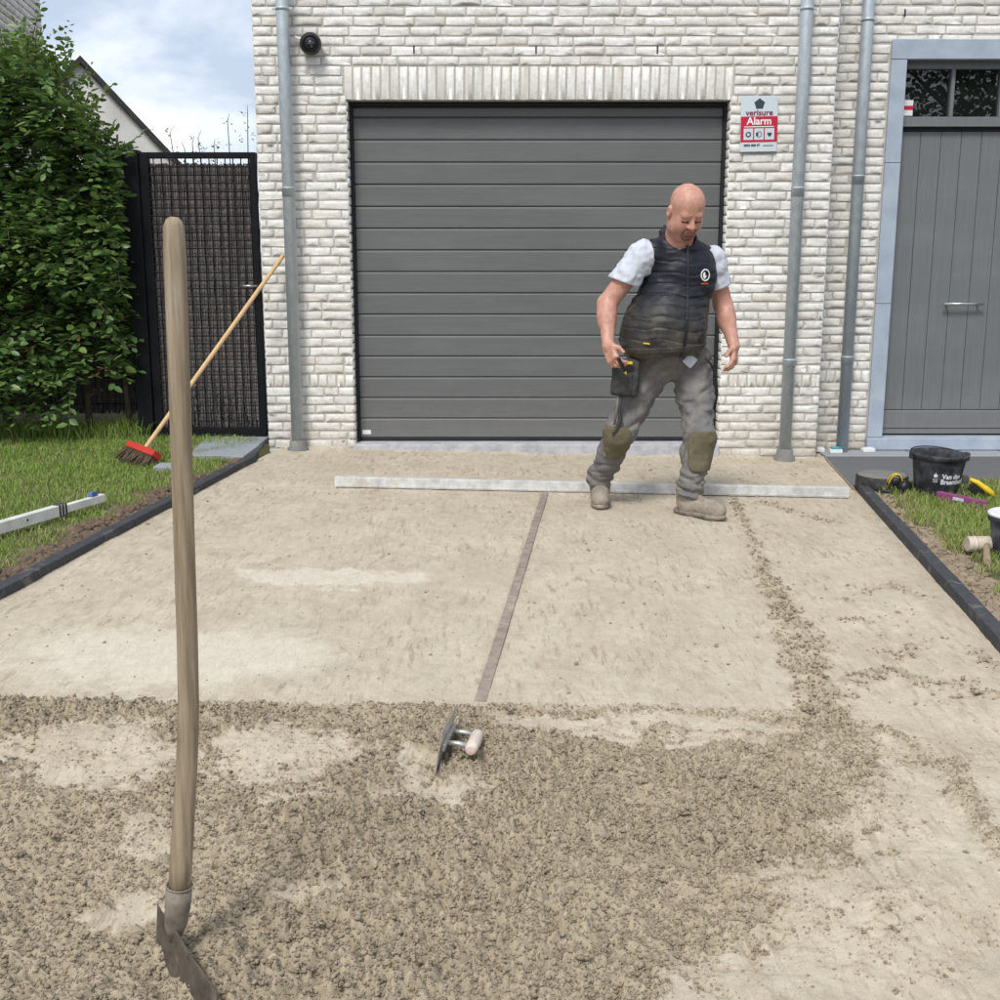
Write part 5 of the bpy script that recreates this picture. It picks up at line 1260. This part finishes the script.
for s in (-1, 1):
    Fe = Field(hl_(s * .033, .085, -.016) - .03, hl_(s * .033, .085, -.016) + .03, .0018); Fe.add(cap(hl_(s * .021, .088, -.0185), hl_(s * .048, .0795, -.0185), .0052), .002); child('eye', Fe, M['eyedark'])
F4 = head_shape(Field(lo, hi, .003)); F4.f -= .0016; reg = Field(lo, hi, .003)
reg.add(cap(hl_(-.018, .094, -.0765), hl_(.018, .094, -.0765), .0075), .003); F4.f = np.maximum(F4.f, reg.f); child('lips', F4, M['lip'])

# T-shirt: sleeves over the shoulders and upper arms
Ft = Field((.53, 6.1, .80), (1.30, 6.62, 1.46), .005)
Ft.add(ell(chest, (.18, .125, .20)), .03); Ft.add(cap(shR, shL, .072), .05)
eR = shR + (elR - shR) * .60; eL = shL + (elL - shL) * .60
Ft.add(cap(shR, eR, .074, .083), .03); Ft.add(cap(shL, eL, .074, .078), .03)
dR = nz(elR - shR + np.array([.09, 0, 0])); dL = nz(elL - shL)
Ft.disp(lambda x, y, z: .009 * vn3(x * 22 + z * 16, y * 14, z * 22 - x * 16, 3) + .004 * vn3(x * 50, y * 30, z * 50, 4))
cR = shR + (elR - shR) * .56; cL = shL + (elL - shL) * .55
Ft.clip(lambda x, y, z: np.where(x < .80, (x - cR[0]) * dR[0] + (y - cR[1]) * dR[1] + (z - cR[2]) * dR[2], -1)); Ft.clip(lambda x, y, z: np.where(x > 1.06, (x - cL[0]) * dL[0] + (y - cL[1]) * dL[1] + (z - cL[2]) * dL[2], -1))
child('tshirt', Ft, M['tshirt'])
# shirt tail below the vest
Fs = Field((.86, 6.08, .72), (1.08, 6.40, .86), .004); Fs.add(rbox((1.0, 6.262, .790), (.030, .006, .030), np.array(Matrix.Rotation(R_(40), 3, 'Y')), .005), .01); child('shirt_tail', Fs, M['tshirt'])

def vest_shape(Fv, quilt=True):
    Fv.add(ell(chest + np.array([0, -.01, .02]), (.196, .148, .215)), .05); Fv.add(ell(belly + np.array([0, -.005, -.01]), (.222, .200, .195)), .10); Fv.add(ell(belly + np.array([-.015, .0, -.10]), (.222, .185, .15)), .06)
    Fv.add(cap(shR + np.array([.05, 0, .010]), shL + np.array([-.045, 0, .012]), .074), .05); Fv.add(cap(neck + np.array([-.0, 0.01, -.07]), neck + np.array([0.006, .012, .045]), .108, .098), .03); Fv.cut((lambda x, y, z: -(z - 1.462 - .45 * (y - 6.34)) + 0 * x, neck - .2, neck + .25), .008)
    if quilt:
        Fv.disp(lambda x, y, z: .0042 * (np.exp(-((np.mod(z + .020 * vn2(x * 6, y * 6, 8) + .006 * vn2(x * 25, y * 25, 18), .058) - .029) / .0045) ** 2)) + .004 * vn3(x * 11 + z * 9, y * 11, z * 46, 19) + .003 * vn3(x * 26, y * 26, z * 40, 9), .03)
    Fv.cut(cap(shR + nz(shR - shL) * .005, elR, .083, .075), .012); Fv.cut(cap(shL + nz(shL - shR) * .012, elL, .082, .072), .012)
    Fv.cut((lambda x, y, z: cap(neck + np.array([0, 0, -.06]), hl_(0, -.02, -.04), .073, .085)[0](x, y, z), neck - .12, hd_c + .1), .008)
    Fv.cut(ell(hl_(0, .045, -.06), (.070, .085, .085), HF), .006)
    hem = np.array([.872, 6.34, .800]); hn = nz([.06, -.10, -1.])
    Fv.clip(lambda x, y, z: (x - hem[0]) * hn[0] + (y - hem[1]) * hn[1] + (z - hem[2]) * hn[2])
    return Fv
VB = ((.56, 6.05, .76), (1.24, 6.66, 1.52))
vest = child('vest', vest_shape(Field(*VB, .0048)), M['vest'])
# zip, hem band and emblem follow the vest's surface
def on_vest(name, lo, hi, v, off, regfn, mat):
    Fz = vest_shape(Field(lo, hi, v), False); Fz.f -= off; Fz.clip(regfn); return child(name, Fz, mat, vest)
zx = lambda z: .967 - .02 * np.clip((1.1 - z) / .3, 0, 1) + .0
on_vest('zip', (.90, 6.05, .80), (1.02, 6.30, 1.44), .0042, .006, lambda x, y, z: np.maximum(np.abs(x - zx(z)) - .007, y - 6.33), M['black_plastic'])
on_vest('hem_band', (.60, 6.05, .78), (1.14, 6.62, .90), .005, .006, lambda x, y, z: np.abs(z + .10 * (y - 6.34) * 0 - .853 - .06 * (x - .87)) - .016 + 0 * y, M['vest'])
ec = np.array([1.062, 1.233])
def ring(x, y, z):
    d = np.hypot((x - ec[0]) / .82, z - ec[1]); body = np.maximum(np.hypot((x - ec[0] + .004) / .55, (z - ec[1] + .002)) - .017, -(np.hypot(x - ec[0] - .006, z - ec[1] - .006) - .008))
    return np.maximum(np.minimum(np.abs(d - .028) - .0035, body), y - 6.36)
on_vest('emblem', (1.02, 6.10, 1.19), (1.10, 6.36, 1.275), .0018, .0045, ring, M['ink_white'])
on_vest('emblem_lettering', (1.02, 6.10, 1.175), (1.10, 6.36, 1.20), .0018, .0045, lambda x, y, z: np.maximum(np.maximum(np.abs(z - 1.189) - .0045, np.abs(x - 1.060) - .022), np.maximum(np.cos((x - 1.06) * 900) * .004 - .0025, y - 6.36)), M['orange'])
on_vest('zip_pocket', (.70, 6.05, .86), (.80, 6.36, .94), .003, .005, lambda x, y, z: np.maximum(np.maximum(np.abs(z - .886 - .12 * (.76 - x)) - .004, np.abs(x - .757) - .017), y - 6.36), M['yellow'])

# trousers
def leg_shape(Ft_):
    Ft_.add(ell(pelvis + np.array([0.01, .01, -.01]), (.180, .150, .115)), .03); Ft_.add(ell(pelvis + np.array([-.02, -.03, .05]), (.17, .15, .10)), .04)
    for hp, kn, an, gd in ((hipR, knR, anR, GR), (hipL, knL, anL, GL)):
        Ft_.add(cap(hp, kn, .116, .083), .05); Ft_.add(cap(kn, an + np.array([0, 0, .03]), .082, .069), .03)
        cf = kn * .6 + an * .4 + np.array([0, .035, 0]); Ft_.add(ell(cf, (.072, .072, .12)), .03)
        Ft_.add(cap(an + np.array([0, 0, .06]), an + np.array([0, 0, .005]), .070, .068), .02)
    return Ft_
TB = ((.42, 6.08, .0), (1.24, 6.74, .96))
def folds(x, y, z):
    low = sstep(.36, .10, z); mid = np.exp(-((z - .58) / .10) ** 2)
    return low * (.013 * vn3(x * 9, y * 9, z * 42 + x * 12, 5) + .007 * vn3(x * 20, y * 20, z * 80, 6)) + mid * .012 * vn3(x * 12 + z * 16, y * 12, z * 34, 7) + .009 * (1 - np.abs(vn3(x * 13 + z * 8, y * 13, z * 15 - x * 10, 8)) * 2) + .003 * vn3(x * 35, y * 35, z * 50, 9)
Fp = leg_shape(Field(*TB, .0052)); Fp.disp(folds, .05); Fp.clip(lambda x, y, z: .035 - z + 0 * x + 0 * y); trous = child('trousers', Fp, M['trousers'])
for kn, cx, cz, nm in ((knR, -.030, -.075, 'R'), (knL, .012, -.085, 'L')):
    Fk = leg_shape(Field((kn[0] - .17, kn[1] - .2, kn[2] - .28), (kn[0] + .17, kn[1] + .12, kn[2] + .12), .0052)); Fk.disp(lambda x, y, z: .004 * vn3(x * 25, y * 25, z * 30, 12)); Fk.f -= .013
    rg = Field((kn[0] - .17, kn[1] - .2, kn[2] - .28), (kn[0] + .17, kn[1] + .12, kn[2] + .12), .0052)
    rg.add(rbox(kn + np.array([cx, -.09, cz]), (.078, .095, .108), None, .04), .01); Fk.f = np.maximum(Fk.f, rg.f); child('knee_pad', Fk, M['kneepad'], trous)
# boots
for an, dr_, gd in ((anR, (-.06, -1, 0), GR), (anL, (.73, -.68, 0), GL)):
    fw = nz(dr_); Rb = frame3(fw); base = np.array([an[0], an[1], gd])
    P_ = lambda s, f, u: base + Rb @ np.array([s, f, u])
    Fb = Field(base - np.array([.26, .26, .01]), base + np.array([.26, .26, .2]), .005)
    Fb.add(ell(P_(0, .115, .055), (.052, .085, .050), Rb), .03); Fb.add(ell(P_(0, .01, .06), (.046, .08, .06), Rb), .04); Fb.add(cap(P_(0, -.02, .06), P_(0, -.025, .15), .056, .062), .03)
    Fb.add(ell(P_(0, .175, .045), (.047, .042, .042), Rb), .03); Fb.disp(lambda x, y, z: .0025 * vn3(x * 50, y * 50, z * 50, 14)); Fb.clip(lambda x, y, z: gd + .012 - z + 0 * x + 0 * y); bt = child('boot', Fb, M['boot'])
    Fo = Field(base - np.array([.26, .26, .02]), base + np.array([.26, .26, .06]), .005)
    Fo.add(ell(P_(0, .12, .018), (.056, .105, .03), Rb), .02); Fo.add(ell(P_(0, -.02, .018), (.050, .085, .03), Rb), .03); Fo.clip(lambda x, y, z: np.maximum(np.abs(z - gd - .014) - .016, 0 * x + 0 * y - 1)); child('sole', Fo, M['sole'], bt)
    lc = BM()
    for q in range(4): lc.tube([P_(-.03, .055 - .022 * q, .098 + .016 * q), P_(0, .062 - .022 * q, .112 + .014 * q), P_(.03, .048 - .022 * q, .102 + .016 * q)], .0035, 6)
    kind(lc.build('laces', M['sign_grey'], bt), 'stuff')
# tool pouch, straps, belt bits
Rp = np.array(Matrix.Rotation(R_(-12), 3, 'Z') @ Matrix.Rotation(R_(4), 3, 'Y'))
Fq = Field((.54, 6.14, .58), (.78, 6.40, .82), .004); Fq.add(rbox((.660, 6.262, .700), (.072, .026, .100), Rp, .018), .01); Fq.add(rbox((.645, 6.238, .672), (.050, .018, .062), Rp, .014), .008); Fq.add(rbox((.70, 6.245, .685), (.024, .014, .055), Rp, .010), .006)
Fq.disp(lambda x, y, z: .004 * vn3(x * 30, y * 30, z * 30, 15)); pch = child('tool_pouch', Fq, M['pouch'])
BM().box((.655, 6.195, .776), (.692, 6.225, .790), .004).build('yellow_clip', M['yellow'], pch)
BM().tube([(.640, 6.25, .60), (.632, 6.25, .54), (.640, 6.26, .48), (.622, 6.27, .42), (.60, 6.27, .40)], [.011, .009, .012, .009, .006], 8).build('hanging_strap', M['pouch'], pch)
BM().tube([(.625, 6.25, .60), (.618, 6.25, .53), (.610, 6.27, .45)], [.008, .007, .006], 8).build('hanging_strap', M['trousers'], pch)
BM().tube([(1.09, 6.30, .80), (1.125, 6.31, .76), (1.155, 6.33, .69), (1.165, 6.34, .60), (1.150, 6.34, .50)], .006, 8).build('side_strap', M['black_plastic'], trous)
# pencil-like marker held in his right hand
mk_ = tag(empty('marker_pen', tuple(wrR + (tpR - wrR) * .75 + np.array([.03, -.025, 0]))), 'small black and yellow marker held in the man\'s hand', 'marker'); mk_.rotation_euler = (R_(20), R_(-28), 0)
BM().tube([(0, 0, -.055), (0, 0, -.05), (0, 0, .03), (0, 0, .034)], [.006, .010, .010, .008], 12).build('barrel', M['black_plastic'], mk_)
BM().tube([(0, 0, -.075), (0, 0, -.0551)], [.004, .0075], 12).build('cap', M['yellow'], mk_)
